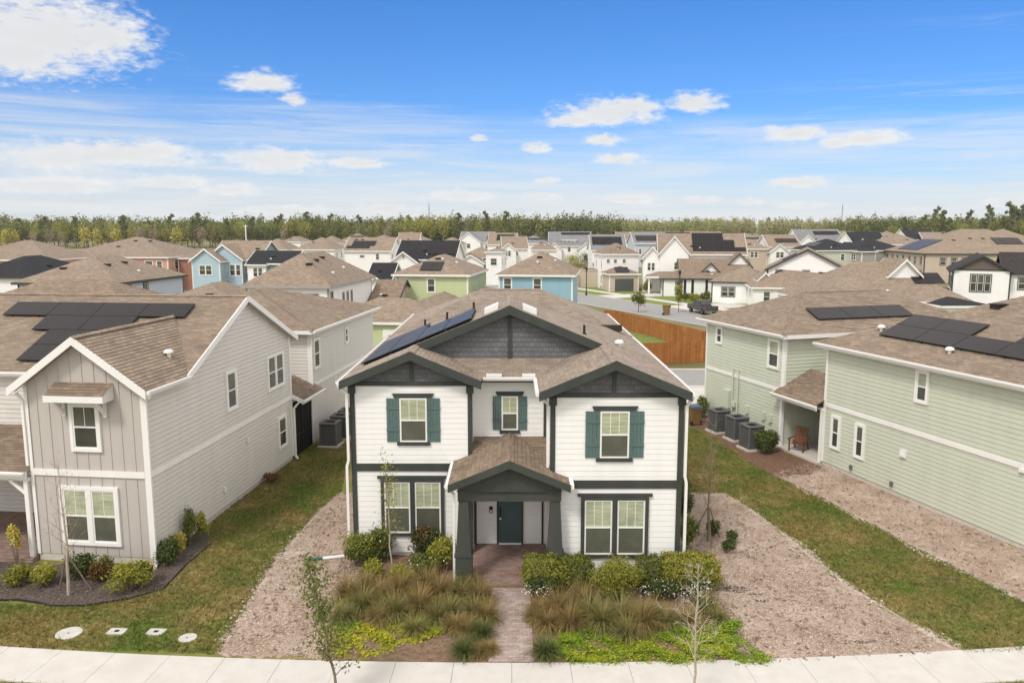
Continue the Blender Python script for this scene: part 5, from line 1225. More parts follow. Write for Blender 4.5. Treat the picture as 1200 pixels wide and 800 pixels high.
house('tall white house with brown framed windows and steep tan hip roof', 286, 386, 333, 5.95, 14.2, 'hip', .66, -5.5, 'white_siding', 'tan_shingle', 'grey_beige_siding', wins=((0, 'f', 1.6, 4.75, 1.0, .7), (0, 'f', -1.45, 3.3, .95, 1.75), (0, 'r', .75, 3.3, .6, 1.9), (0, 'r', 4.2, 3.0, .36, 1.85), (0, 'r', 5.5, 3.0, .36, 1.85), (0, 'r', 6.8, 3.0, .36, 1.85)), vents=((0, 'f', 5.6, 3.3, 'box'), (0, 'r', 5.2, 3.8, 'box'), (0, 'r', 7.6, 4.1, 'box'), (0, 'r', 4.4, 1.5, 'cap'), (0, 'r', 9, 2.0, 'cap')), sash='metal_dark')
house('white house with stepped dark solar panels on a tan gable roof', 403, 458, 293.5, 5.9, 10, 'gx', .55, -6, 'white_siding', 'tan_shingle', wins=((0, 'f', 4, 4.3, 1.1, .6), (0, 'f', 7.5, 3.9, .7, 1.3)), panels=((0, 'f', .6, 1.1, 3, 1), (0, 'f', 1.6, 2.2, 3, 2)), vents=((0, 'f', 2, 5, 'box'), (0, 'f', 3.4, 5, 'box')))
house('white gabled house under a charcoal roof behind the lime green house', 464, 532, 303, 5.9, 9, 'gx', .62, -7, 'white_siding', 'charcoal_shingle', extra=(dict(x=(-5.4, -.6), y=(-2.4, 6), z=(0, 5.3), roof='gy', p=.72, wall='white_siding'),), wins=((1, 'f', 2.4, 6.0, .5, .5), (1, 'f', 1.4, 3.2, .9, 1.3), (1, 'f', 3.4, 3.2, .9, 1.3)), panels=((0, 'f', 5, 1.5, 3, 3),))
e, i = house('lime green house with one solar panel on its tan hip roof', 462, 549, 321, 5.9, 11.5, 'hip', .45, -7.5, 'lime_siding', 'tan_shingle', wins=((0, 'f', .95, 3.9, .8, 1.45), (0, 'f', 4.1, 3.9, .8, 1.45), (0, 'r', 5.4, 3.9, .7, 1.5)), panels=((0, 'f', 3.1, .9, 2, 2, 1.2, 1.05),), vents=((0, 'f', 4.6, 3.9, 'box'), (0, 'f', 5.2, 3.6, 'cap'), (0, 'r', 4, 2.6, 'cap')),
      extra=(dict(x=(-5.4, 5.4), y=(-19.5, -11.5), z=(0, 2.9), roof='hip', p=.40, wall='lime_siding'), dict(x=(-1.5, 4.4), y=(-12, 1), z=(0, 2.7), roof='gy', p=.4, wall='lime_siding')), no_win=(1, 2))
q = i[1][0]['f']; leafwall(e, q, .5, 4.4, .05, 2.2, 'white_trim', 'garage_door'); leafwall(e, q, 5.6, 9.6, .05, 2.2, 'white_trim', 'garage_door')
house('small charcoal roofed house between tall white and lime green houses', 430, 456, 331, 3.6, 8, 'gx', .6, -6, 'teal_and_shaded_blue', 'charcoal_shingle', extra=(dict(x=(-1.3, 1.6), y=(-1.5, 4), z=(0, 3.4), roof='gy', p=.7, wall='white_siding'),), wins=((1, 'f', 1.5, 1.6, .8, 1.2),))
house('brown gabled garage beside the tall white house', 434, 462, 357, 3.0, 9, 'gx', .5, -6, 'beige_siding', 'brown_shingle', 'dark_trim', name='garage', cat='garage', no_win=(0,))
e, i = house('sky blue house with tan hip roof behind the white house', 584, 671, 321, 5.9, 12, 'hip', .52, -7.3, 'sky_siding', 'tan_shingle', wins=((0, 'f', 1.0, 3.9, .85, 1.5), (0, 'f', 4.35, 3.9, .85, 1.5)), vents=((0, 'f', 4.7, 3.9, 'box'), (0, 'f', 4.6, 2.6, 'cap'), (0, 'r', 3.6, 2.9, 'cap')))
house('far white gabled house at the forest edge, left of centre', 538, 576, 284, 5.9, 14, 'gx', .5, -6, 'white_siding', 'grey_shingle', extra=(dict(x=(-6, 2), y=(-2, 8), z=(0, 6.2), roof='gy', p=.75, wall='white_siding'),), wins=((1, 'f', 4, 4, 1.2, 1.5),), panels=((0, 'f', 9.5, 1.8, 2, 3),))
house('white house with tan hip roof between the charcoal roof and the sky blue house', 530, 584, 305, 4.6, 12, 'hip', .5, -7, 'white_siding', 'tan_shingle', extra=(dict(x=(-3, 2), y=(-2.5, 4), z=(0, 4.2), roof='gy', p=.6, wall='white_siding'), dict(x=(2.6, 5.6), y=(-3, 4), z=(0, 6.4), roof='hip', p=.3, wall='white_siding')), wins=((1, 'f', 2.5, 1.5, 1.4, 1.5), (2, 'f', 1.5, 3.8, 1.2, 1.3)))
house('white house with a tan roof and dark solar block left of the grey roofed one', 572, 604, 286, 5.9, 10, 'gx', .65, -5, 'white_siding', 'tan_shingle', panels=((0, 'f', 2.8, 2.2, 3, 3),), wins=((0, 'f', 3, 3.6, 1.1, 1.5), (0, 'f', 6, 3.6, 1.1, 1.5)))
house('white house with grey hip roof behind the sky blue house', 605, 643, 285, 6.4, 12, 'hip', .45, -4, 'white_siding', 'grey_shingle', wins=((0, 'f', 2.6, 3.6, 1.3, 1.6), (0, 'f', 6.0, 3.6, 1.3, 1.6), (0, 'f', 9.4, 3.6, 1.3, 1.6)), panels=((0, 'f', 2.4, 2.4, 4, 1),))
for (a, b_, y, l, pn) in ((398, 430, 282, 'far tan roofed house at the forest edge above the solar roofed white one', 3), (432, 458, 282.5, 'far tan hip roof at the forest edge, second from the left', 0), (456, 500, 282.5, 'far tan roof with a dark panel just above the charcoal gabled house', 4), (512, 540, 286, 'far pale tan roof left of the white gable at the forest edge', 0), (330, 352, 283, 'far tiny tan roof peeping above the small pyramid roof', 0)):
    house(l, a, b_, y, 5.9, 13, 'hip', .5, -4, 'white_siding', 'pale_shingle', panels=((0, 'f', 4, 3, pn, 1),) if pn else (), wins=((0, 'f', 3, 3.8, 1.2, 1.4),))
# ---- middle
house('far white farmhouse with grey roof, three small dormer windows and two gables', 644, 692, 287.5, 5.6, 11, 'gx', .72, -2, 'white_siding', 'grey_shingle', extra=(dict(x=(-7.2, -2.6), y=(-3, 5), z=(0, 4.6), roof='gy', p=.8, wall='white_siding', rm='grey_shingle'), dict(x=(2.4, 7.0), y=(-3, 5), z=(0, 4.6), roof='gy', p=.8, wall='white_siding', rm='grey_shingle'), dict(x=(-2.3, 1.9), y=(1.2, 5), z=(5.6, 7.2), roof='hip', p=.25, wall='white_siding', rm='grey_shingle')), wins=((3, 'f', .8, 6.0, .7, .8), (3, 'f', 2.0, 6.0, .7, .8), (3, 'f', 3.2, 6.0, .7, .8), (1, 'f', 2.2, 1.2, 1.2, 1.6), (2, 'f', 2.2, 1.2, 1.2, 1.6)), panels=((0, 'f', 4.0, 5.6, 5, 1),))
house('white house with grey roof and dark solar rows left of the two-storey garage house', 694, 733, 292.5, 5.8, 10, 'gx', .68, 0, 'white_siding', 'grey_shingle', extra=(dict(x=(.5, 4.5), y=(-2.5, 5), z=(0, 4.8), roof='gy', p=.8, wall='white_siding', rm='grey_shingle'), dict(x=(-3.5, .3), y=(-2, 1), z=(0, 2.8), roof='hip', p=.3, wall='white_siding')), wins=((0, 'f', 2.4, 3.8, .9, 1.2),), panels=((0, 'f', .6, 2.2, 4, 3),))
e, i = house('two-storey white garage house with tan pyramid roof beyond the street', 708, 749, 297, 6.4, 8.5, 'hip', .52, 6, 'white_siding', 'brown_shingle', extra=(dict(x=(-3.2, 2.0), y=(-4.5, 1), z=(0, 3.1), roof='hip', p=.42, wall='beige_siding', rm='brown_shingle'),), wins=((0, 'f', .7, 4.7, .6, .7), (0, 'f', 2.0, 4.7, .6, .7), (0, 'f', 3.6, 4.7, .6, .7)), panels=((1, 'f', 1.6, .5, 2, 2, 1.2, 1.0),), no_win=(1,))
leafwall(e, i[1][0]['f'], 1.0, 4.3, .05, 2.2, 'garage_dark', 'garage_door')
e, i = house('long beige garage wall with flat roof left of the two-storey garage house', 676, 706, 317, 3.1, 6, 'hip', .1, 4, 'beige_siding', 'pale_shingle', 'beige_siding', oh=.1, name='garage', cat='garage', no_win=(0, 1), extra=(dict(x=(-5.5, -2.2), y=(-.6, 3), z=(0, 2.4), roof='hip', p=.1, wall='white_siding'),))
house('grey house with dark panels behind the white farmhouse', 744, 800, 285, 6.6, 12, 'gx', .5, 2, 'blue_grey_siding', 'grey_shingle', panels=((0, 'f', 1, 1.5, 4, 3), (0, 'f', 10, 4.5, 4, 2)), extra=(dict(x=(3, 12), y=(-2, 8), z=(0, 6.6), roof='hip', p=.45, rm='tan_shingle'),))
e, i = house('white farmhouse with big dark solar array on a tan gable roof across the street', 774, 872, 297, 6.6, 9.5, 'gx', .68, -8, 'white_siding', 'tan_shingle', extra=(dict(x=(-7.2, -2.4), y=(-1.6, 8), z=(0, 6.7), roof='gy', p=1.15, wall='white_siding'), dict(x=(-9.9, -6.9), y=(-1.0, 5), z=(0, 6.0), roof='gy', p=1.1, wall='white_siding'), dict(x=(-9.2, -1.5), y=(-4.6, -1.0), z=(2.55, 2.9), roof='hip', p=.35, wall='white_trim')),
      wins=((2, 'f', 1.3, 3.7, .55, 1.3, 2), (1, 'f', 3.2, 3.9, .7, 1.2, 2), (0, 'f', 10, 4, .8, 1.2), (1, 'f', 2.0, .5, .9, 1.8)), panels=((0, 'f', 6.0, .9, 5, 1), (0, 'f', 6.0, 2.0, 4, 2), (0, 'f', 6.0, 4.1, 3, 2)))
for xx in (-9.0, -5.4, -1.7): 
    b = MB().box(xx - .14, -4.5, 0, xx + .14, -4.22, 2.55); b.build('porch_post', 'white_trim', e)
leafwall(e, i[1][0]['f'], 4.0, 4.7, .1, 2.3, 'metal_dark', 'door')
e, i = house('low white porch bungalow with tan roof and black edged gablets', 800, 880, 326, 3.0, 13, 'gx', .42, -8, 'white_siding', 'brown_shingle', 'dark_trim', extra=(dict(x=(-8.4, -2.2), y=(.6, 8), z=(0, 2.9), roof='hip', p=.35, wall='white_siding'), dict(x=(-2.2, .6), y=(2, 7), z=(2.9, 3.9), roof='gy', p=1.0, wall='white_siding'), dict(x=(3.4, 8.6), y=(-1.0, 8), z=(0, 2.9), roof='hip', p=.4, wall='white_siding', rm='tan_shingle'), dict(x=(2.2, 5.8), y=(4.5, 8), z=(3, 4.9), roof='gy', p=1.05, wall='white_siding')), no_win=(0, 2, 3, 4))
leafwall(e, i[3][0]['f'], .9, 3.6, .05, 2.1, 'garage_dark', 'garage_door')
for xx in (-4.4, -3.2, -1.0, .9): leafwall(e, i[0][0]['f'], 4.7 + xx, 5.1 + xx, .05, 2.7, 'metal_dark', 'porch_post')
leafwall(e, i[0][0]['f'], 4.9, 5.6, .05, 2.2, 'door_teal', 'door')
house('white gabled house with black edging and solar strip, long tan roof to its left', 0, 0, 0, 5.2, 14, 'gy', .52, -20, 'white_siding', 'tan_shingle', 'dark_trim', world=(41.2, 110, 0), w=10.5, panels=((0, 'l', 9.5, 2.6, 2, 2),), extra=(dict(x=(-13, -4.5), y=(1.5, 14), z=(0, 3.2), roof='hip', p=.42, wall='white_siding'),))
e, i = house('broad single-storey house with a huge tan hip roof behind the sage house', 886, 1050, 337, 3.0, 16, 'hip', .44, -10, 'white_siding', 'tan_shingle', wins=((0, 'l', -3, 1.2, .9, 1.3), (0, 'l', -6.5, 1.2, .9, 1.3), (0, 'l', -10, 1.2, .9, 1.3)), panels=((0, 'l', 9, 4.2, 2, 1), (0, 'f', 9.5, 4.4, 3, 2)), vents=((0, 'f', 8.4, 6.0, 'box'),), extra=(dict(x=(-8.2, -6.6), y=(3.5, 7), z=(3.0, 3.9), roof='gy', p=1.0, wall='white_siding'),))
# ---- right side
house('far white farmhouse with twin gables and grey roof, right of centre', 936, 990, 284, 5.9, 12, 'gx', .72, 4, 'white_siding', 'grey_shingle', extra=(dict(x=(-9.5, -3), y=(-3, 6), z=(0, 5.6), roof='gy', p=.85, wall='white_siding', rm='grey_shingle'), dict(x=(3, 9.5), y=(-3, 6), z=(0, 5.6), roof='gy', p=.85, wall='white_siding', rm='grey_shingle')), panels=((0, 'f', 7, 4.5, 5, 2),))
house('pale green house under a charcoal hip roof behind the huge tan roof', 954, 1014, 293, 5.9, 11, 'hip', .42, 10, 'sage_siding', 'charcoal_shingle', wins=((0, 'f', -2.4, 3.6, .9, 1.4), (0, 'f', -5, 3.6, .9, 1.4)), panels=((0, 'l', 3, 2, 3, 2),))
house('white house with three steep gables far behind at right', 1000, 1042, 286, 5.6, 11, 'gx', .7, 8, 'white_siding', 'charcoal_shingle', extra=(dict(x=(-6.5, -2.5), y=(-2, 6), z=(0, 5.4), roof='gy', p=.95), dict(x=(-1, 4), y=(-3, 6), z=(0, 5.4), roof='gy', p=.95)), wins=((2, 'f', 2.5, 3.2, 1, 1.5),))
house('grey-beige house with white corners under a low charcoal hip roof', 1003, 1067, 293, 5.9, 12, 'hip', .4, 8, 'grey_beige_siding', 'charcoal_shingle', extra=(dict(x=(-6.5, -3.2), y=(-2.2, 3), z=(0, 5.7), roof='hip', p=.35, wall='grey_beige_siding', rm='charcoal_shingle'),), wins=((0, 'f', 7.5, 3.6, .8, 1.3),))
house('white house with a pale tan hip roof beside the grey-beige one', 1040, 1088, 286, 5.9, 12, 'hip', .5, 6, 'white_siding', 'pale_shingle', wins=((0, 'f', 5, 3.8, 1.2, 1.4),), extra=(dict(x=(1.5, 7), y=(-4, 3), z=(0, 4.2), roof='hip', p=.45, wall='white_siding', rm='pale_shingle'),))
house('white gabled house with charcoal roof far behind at right', 1064, 1102, 280.5, 6.6, 11, 'gx', .62, 6, 'white_siding', 'charcoal_shingle', extra=(dict(x=(3.5, 10), y=(-3, 6), z=(0, 6.2), roof='gy', p=.85, wall='white_siding'),))
house('wide beige house at right with dark eaves and large solar arrays on tan hip roof', 1088, 1250, 297, 5.9, 22, 'hip', .42, -6, 'beige_siding', 'tan_shingle', 'dark_trim', wins=((0, 'f', 3.5, 3.6, 1.0, 1.4), (0, 'f', 5.6, 3.6, 1.0, 1.4), (0, 'f', 7.6, 3.6, 1.0, 1.4)), panels=((0, 'l', 6, 1.2, 6, 5), (0, 'f', 15.5, 4.5, 3, 3)), vents=((0, 'f', 8, 6.5, 'box'), (0, 'f', 11.5, 7.4, 'box'), (0, 'f', 14.0, 7.4, 'box')))
house('far tan roof with a dark panel at the forest edge on the right', 1108, 1158, 283, 6.4, 14, 'hip', .5, 4, 'white_siding', 'pale_shingle', panels=((0, 'f', 8, 3.5, 4, 2),))
house('far tan roofed house at the right edge before the dark trees', 1165, 1230, 285, 6.4, 16, 'hip', .5, 8, 'white_siding', 'tan_shingle', vents=((0, 'f', 6, 4, 'box'),))
e, i = house('white house with dark brown gable and roof and a triple window, at right', 1121, 1180, 317, 5.9, 10, 'gy', .58, -27, 'white_siding', 'dark_brown_shingle', 'dark_trim', extra=(dict(x=(2.5, 13), y=(1.6, 11), z=(0, 5.7), roof='gx', p=.46, wall='white_siding', rm='dark_brown_shingle'), dict(x=(-7.5, -2.4), y=(-1.5, 7), z=(0, 2.9), roof='hip', p=.3, wall='white_siding', rm='charcoal_shingle')), wins=((0, 'f', 3.0, 3.4, .62, 2.0, 3),), panels=((1, 'f', 2.6, 1.4, 4, 2),), oc='dark_trim')
b = MB(); q = i[0][0]['f']; lap(b, q, clip_half(pent(q.L, 3, 5.9, .58 * q.L / 2), 1, 6.02, True), .24, .045); b.build('gable_wall', 'brown_siding', e); b = MB(); q.slab(b, -.05, q.L + .05, 5.88, 6.02, 0, .09); b.build('beam', 'dark_trim', e)
e, i = house('big tan hip roof with dark solar block and gablet before the triple window house', 962, 1138, 352, 3.0, 13, 'hip', .60, 2, 'white_siding', 'tan_shingle', panels=((0, 'f', 12.2, 3.4, 2, 2),), extra=(dict(x=(1.0, 4.4), y=(3.6, 8), z=(3.6, 5.7), roof='gy', p=.95, wall='white_siding'), dict(x=(3.4, 8.6), y=(-3.4, 3), z=(0, 2.7), roof='hip', p=.22, wall='white_siding', rm='charcoal_shingle')))
for (a, b_, y, l) in ((858, 905, 285, 'far tan roof with a solar strip behind the long white gable'), (893, 924, 283, 'far white gabled house with tan roof before the pale woods'), (820, 858, 283, 'far tan hip roof beside the solar farmhouse')):
    house(l, a, b_, y, 5.9, 13, 'hip', .5, 4, 'white_siding', 'pale_shingle', panels=((0, 'f', 5, 3, 4, 1),), wins=((0, 'f', 3, 3.8, 1.2, 1.4),))

for (a, b_, y, rf, pn, wl, l) in (
    (590, 618, 291, 'gx', 0, 'white_siding', 'far white house with a tan gable roof peeping over the sky blue roof, left side'), (628, 652, 292, 'hip', 0, 'white_siding', 'far white house under a tan hip roof just above the sky blue roof ridge'),
    (552, 580, 281, 'hip', 0, 'white_siding', 'far pale roof squeezed between the white gable and the tan solar roof'), (672, 700, 281, 'hip', 3, 'white_siding', 'farthest tan roof above the white dormer farmhouse'),
    (722, 748, 281.5, 'gx', 0, 'white_siding', 'farthest tan gable roof above the two-storey garage house'), (806, 846, 280.5, 'gx', 4, 'white_siding', 'farthest tan gable roof over the solar farmhouse ridge'), (846, 872, 282, 'gx', 0, 'beige_siding', 'farthest beige house at the foot of the pale woods'),
    (902, 938, 289, 'gx', 3, 'white_siding', 'white house with tan gable roof left of the twin gabled farmhouse'), (868, 900, 291, 'hip', 0, 'beige_siding', 'beige house with tan hip roof over the black edged white gable'), (984, 1006, 281, 'gx', 0, 'white_siding', 'farthest white house between the twin gabled farmhouse and the three steep gables'),
    (1030, 1062, 281, 'hip', 0, 'white_siding', 'farthest tan hip roof between the three steep gables and the charcoal gabled house'), (1085, 1112, 283, 'gx', 0, 'white_siding', 'far white house with tan gable over the wide beige house, left end'), (1130, 1170, 281.5, 'hip', 4, 'beige_siding', 'farthest beige house with solar strip over the wide beige house'),
    (466, 490, 284, 'gx', 0, 'white_siding', 'far white house with tan gable roof behind the charcoal gabled house'), (372, 398, 284.5, 'hip', 0, 'white_siding', 'far white house with tan hip roof left of the solar roofed white house')):
    house(l, a, b_, y, random.choice((5.6, 5.9, 6.3)), 11, rf, random.uniform(.48, .66), random.uniform(-8, 6), wl, random.choice(('pale_shingle', 'tan_shingle')), panels=((0, 'f', 2.5, 2.2, pn, 2),) if pn else (), extra=(dict(x=(-4.2, 0), y=(-2.2, 5), z=(0, 5.2), roof='gy', p=.8, wall=wl),) if rf == 'gx' else ())
yt = None
for (x, y, h, m) in ((566, 300, 4.5, 'leaf_mid'), (575, 308, 5, 'leaf_olive'), (660, 306, 5, 'leaf_olive'), (698, 303, 6, 'leaf_mid'), (884, 302, 5, 'leaf_mid'), (700, 330, 4, 'leaf_olive'), (755, 318, 4.5, 'leaf_mid'), (448, 330, 4.5, 'leaf_mid'), (536, 318, 5, 'leaf_olive'), (345, 300, 6, 'leaf_mid'), (1012, 298, 6, 'leaf_mid'), (1084, 302, 5, 'leaf_olive'), (925, 296, 6, 'leaf_mid'), (820, 300, 6, 'leaf_olive')):
    c_ = G(x, y); e = empty('yard_tree', c_, 0, 'small rounded green yard tree standing among the far houses', 'tree', 'yard trees among the far houses')
    MB().tube([(0, 0, 0), (.05, 0, h * .7)], [.09, .04], 5).build('trunk', 'bark', e); quads('crown', leaves((0, 0, h * .62), (h * .28, h * .28, h * .36), 420, .22, 8), m, e)
# ================================================================== fence, street furniture
def fence(label, pts, h=1.85):
    e = empty('wood_fence', (0, 0, 0), 0, label, 'fence'); e.location = pts[0]; o = Vector(pts[0])
    for a, c_ in zip(pts, pts[1:]):
        a, c_ = Vector(a) - o, Vector(c_) - o; d = c_ - a; L_ = d.length; W = Wall((a.x, a.y), (c_.x, c_.y)); b = MB(); n = int(L_ / .15)
        for k in range(n): W.slab(b, L_ * k / n, L_ * (k + 1) / n - .006, .04, h + .02 * math.sin(k * 2.3), random.uniform(-.004, .004), .022)
        b.build('boards', 'fence_wood', e); b = MB()
        for z in (.35, .95, 1.55): W.slab(b, 0, L_, z, z + .09, -.05, -.006)
        for k in range(int(L_ / 2.4) + 1): W.slab(b, min(L_ - .05, k * 2.4) - .05, min(L_ - .05, k * 2.4) + .05, 0, h - .05, -.14, -.051)
        b.build('rails', 'fence_wood', e)
    return e
t0 = G(708, 363, 1.85); t1 = G(722, 364, 1.85); t2 = G(840, 391, 1.85); t3 = G(838, 398, 1.85); t4 = G(742, 402.5, 1.85)
for q in (t0, t1, t2, t3, t4): q.z = 0
fence('orange-brown board fence between the back lawn and the side street', [t0, t1, t2]); fe2 = fence('orange-brown board fence along the alley behind the white house', [t4, t3])
b = MB().tube([G(779, 402, 1.4) - Vector(t4) + Vector((0, -.06, 0)), G(779, 402, 1.1) - Vector(t4) + Vector((0, -.06, 0))], .07, 8); b.build('gate_latch', 'metal_dark', fe2)
def lamp_post(world, label):
    e = empty('street_lamp', world, 0, label, 'street lamp'); MB().lathe((0, 0, 0), [(.16, 0), (.15, .5), (.08, .6), (.06, 3.9), (.09, 3.95)], 12).build('pole', 'metal_dark', e); MB().lathe((0, 0, 3.95), [(.10, 0), (.2, .4), (.24, .42), (.05, .65)], 10).build('lantern', 'metal_dark', e)
lamp_post(G(687, 346), 'dark lamp post beside the street beyond the sky blue house'); lamp_post(G(796, 352), 'dark lamp post among the plants before the porch bungalow')
e = empty('sign_post', G(724, 341), R(20), 'white post and board sign on the green verge of the street', 'sign'); MB().box(.38, -.06, 0, .5, .06, 1.9).build('post', 'white_plastic', e); MB().box(-.75, -.05, 1.62, .5, .05, 1.74).build('arm', 'white_plastic', e); MB().box(-.65, -.02, .95, .3, .02, 1.5).build('board', 'white_plastic', e)
e = empty('fire_hydrant', G(704, 339), 0, 'small yellow hydrant on the grass across the street', 'hydrant'); MB().lathe((0, 0, 0), [(.16, 0), (.16, .06), (.11, .08), (.11, .5), (.14, .52), (.1, .66), (.03, .72)], 12).build('barrel', 'leaf_gold', e); MB().tube([(-.2, 0, .4), (.2, 0, .4)], .055, 8).build('nozzle', 'leaf_gold', e)
# black pickup parked on the street, half hidden by the sage house roof
def pickup(world, rz, label):
    e = empty('parked_pickup', world, rz, label, 'pickup'); e.scale = (.92, .92, .92)
    def prism(pr, w, inset=0.0):
        b = MB(); L_ = [Vector((-w / 2, x, z)) for x, z in pr]; R_ = [Vector((w / 2, x, z)) for x, z in pr]; n = len(pr)
        b.poly(L_); b.poly(list(reversed(R_)))
        for k in range(n): k2 = (k + 1) % n; b.poly([L_[k2], L_[k], R_[k], R_[k2]])
        return b
    prism([(-2.8, .55), (2.8, .5), (2.85, .95), (2.7, 1.15), (1.4, 1.22), (-2.8, 1.25)], 1.95).build('body', 'car_black', e)
    prism([(-.9, 1.23), (1.5, 1.23), (.75, 1.88), (-.75, 1.9)], 1.7).build('cab', 'car_black', e)
    prism([(-.99, 1.3), (-.97, 1.36), (-.84, 1.8), (-.86, 1.8)], 1.45).build('rear_window', 'pane_dark', e); MB().box(-.852, -.7, 1.35, .852, .8, 1.75).build('side_window', 'pane_dark', e)
    for sx in (-.88, .88):
        for y in (-1.8, 1.75):
            wv = MB().tube([(sx - .13, y, .40), (sx + .13, y, .40)], .40, 20).build('wheel', 'rubber', e); MB().tube([(sx - .135, y, .40), (sx + .135, y, .40)], .22, 14).build('rim', 'metal_grey', wv)
        MB().box(sx - .08, -2.84, .85, sx + .08, -2.79, 1.15).build('tail_lamp', 'lamp_red', e)
    MB().box(-.9, -2.92, .48, .9, -2.80, .66).build('bumper', 'metal_grey', e); return e
pickup(G(823, 367), R(13), 'black pickup parked by the kerb, half hidden behind the sage house roof')
# planting along the far side of the street
for (x, y, h, r, m, l) in ((748, 366, 3.3, 1.15, 'leaf_mid', 'dense young tree on the near verge of the side street'), (795, 366, 4.2, .7, 'leaf_olive', 'thin young tree before the porch bungalow'), (737, 340, 2.6, .7, 'leaf_mid', 'small round tree before the white farmhouse')):
    e = empty('young_tree', G(x, y), 0, l, 'tree'); MB().tube([(0, 0, 0), (.03, 0, h * .5), (0, .02, h * .9)], [.06, .045, .015], 6).build('trunk', 'bark', e); quads('crown', leaves((0, 0, h * .6), (r, r, h * .40), 1100, .12, 10), m, e)
for k, (x, y, r, m, l) in enumerate(((765, 341, 1.3, 'leaf_olive', 'tall grassy planting left of the bungalow path'), (778, 340, 1.4, 'leaf_mid', 'leafy planting before the white farmhouse porch'), (757, 342, 1.0, 'leaf_olive', 'low planting at the farmhouse drive edge'), (803, 353, .7, 'leaf_mid', 'round shrub by the bungalow walk'), (814, 355, .8, 'leaf_olive', 'round olive shrub before the bungalow, behind the black pickup'), (826, 353, .8, 'leaf_mid', 'green shrub under the bungalow porch posts'), (846, 350, 1.3, 'leaf_olive', 'spiky planting before the dark garage door'), (866, 348, 1.1, 'leaf_mid', 'shrub at the right end of the bungalow planting'), (679, 322, 2.6, 'leaf_olive', 'large yellowish shrub beyond the sky blue house'), (689, 317, 2.8, 'leaf_dark', 'dark tall shrub beyond the lamp post'), (672, 315, 2.4, 'leaf_yellow', 'pale palm-like shrub behind the sky blue roof'))):
    shrub('garden_shrub', l, 'shrub', x, y, (r, r * .7, r * .8), m, 900, .14)

# ================================================================== woods
def forest_tree(kind, h):
    tk = MB(); A = []
    if kind == 'pine':
        tk.tube([(0, 0, 0), (.2, 0, h * .5), (0, .1, h * .97)], [.28, .2, .06], 6)
        for k in range(24):
            z = h * (.40 + .59 * (k + rng.uniform(0, 1)) / 24); a = rng.uniform(0, 6.28); rr = (1.03 - z / h) * h * .40 + .25; A.append(leaves((math.cos(a) * rr * .6, math.sin(a) * rr * .6, z), (1.75 * (1.35 - .6 * z / h), 1.75 * (1.35 - .6 * z / h), 1.15), 60, .40, 3))
            tk.tube([(0, .05, z - .5), (math.cos(a) * rr * .6, math.sin(a) * rr * .6, z)], [.07, .03], 4)
    elif kind == 'bare':
        tk.tube([(0, 0, 0), (.1, 0, h * .6)], [.22, .1], 6)
        for k in range(9): a = k * 2.4; tk.tube([(0, 0, h * (.25 + .04 * k)), (math.cos(a) * h * .17, math.sin(a) * h * .17, h * (.6 + .03 * k)), (math.cos(a) * h * .24, math.sin(a) * h * .24, h * (.75 + .025 * k))], [.09, .05, .02], 4)
        A.append(leaves((0, 0, h * .62), (h * .30, h * .30, h * .36), 420, .26, 12))
    else:
        tk.tube([(0, 0, 0), (.1, 0, h * .4), (0, .1, h * .8)], [.3, .22, .08], 6)
        A.append(leaves((0, 0, h * .58), (h * .27, h * .27, h * .42), 700, .42, 13))
    return tk, np.concatenate(A)
KINDS = [('pine_tree', 'pine', 19, 'pine_needle', 'tall dark pine in the line of woods beyond the houses'), ('broadleaf_tree', 'round', 17, 'crown_green', 'green broadleaf tree in the line of woods beyond the houses'), ('pine_tree', 'pine', 17.5, 'pine_needle', 'tall dark pine in the line of woods beyond the houses'),
         ('broadleaf_tree', 'round', 15, 'crown_lime', 'fresh lime green tree in the line of woods beyond the houses'), ('bare_tree', 'bare', 12, 'crown_bare', 'greyish bare tree in the line of woods beyond the houses'), ('flowering_tree', 'round', 9.5, 'crown_yellow', 'yellow flowering tree in the line of woods beyond the houses'), ('broadleaf_tree', 'round', 18, 'crown_green', 'green broadleaf tree in the line of woods beyond the houses')]
protos = []
for nm, kd, h, m, l in KINDS:
    e = empty(nm, (0, 0, 0), 0, l, 'tree', {'pine': 'pines of the woods', 'round': m.replace('_', ' ') + ' trees of the woods', 'bare': 'bare trees of the woods'}[kd]); tk, A = forest_tree(kd, h); tk.build('trunk', 'bark', e); quads('crown', A, m, e); protos.append([e, 0])
def put(i, x, y, s):
    e, used = protos[i]; o = e if not used else copy_tree(e); protos[i][1] = 1; o.location = (x, y, -.3); o.rotation_euler = (0, 0, rng.uniform(0, 6.28)); o.scale = (s * rng.uniform(.9, 1.15),) * 2 + (s,)
def wx(px, y): return (px - 600) / 920 * y * 1.0
seq = [0, 1, 3, 1, 6, 2, 4, 1, 3, 6, 0, 1, 6, 3, 2]
k = 0
for px in np.arange(-30, 600, 6.0):
    y = 425 + rng.normal(0, 9); s = rng.uniform(.82, 1.1) * (1.08 if 270 < px < 400 or px > 520 else .95); put(seq[k % 15], wx(px + rng.normal(0, 2), y), y, s); k += 1
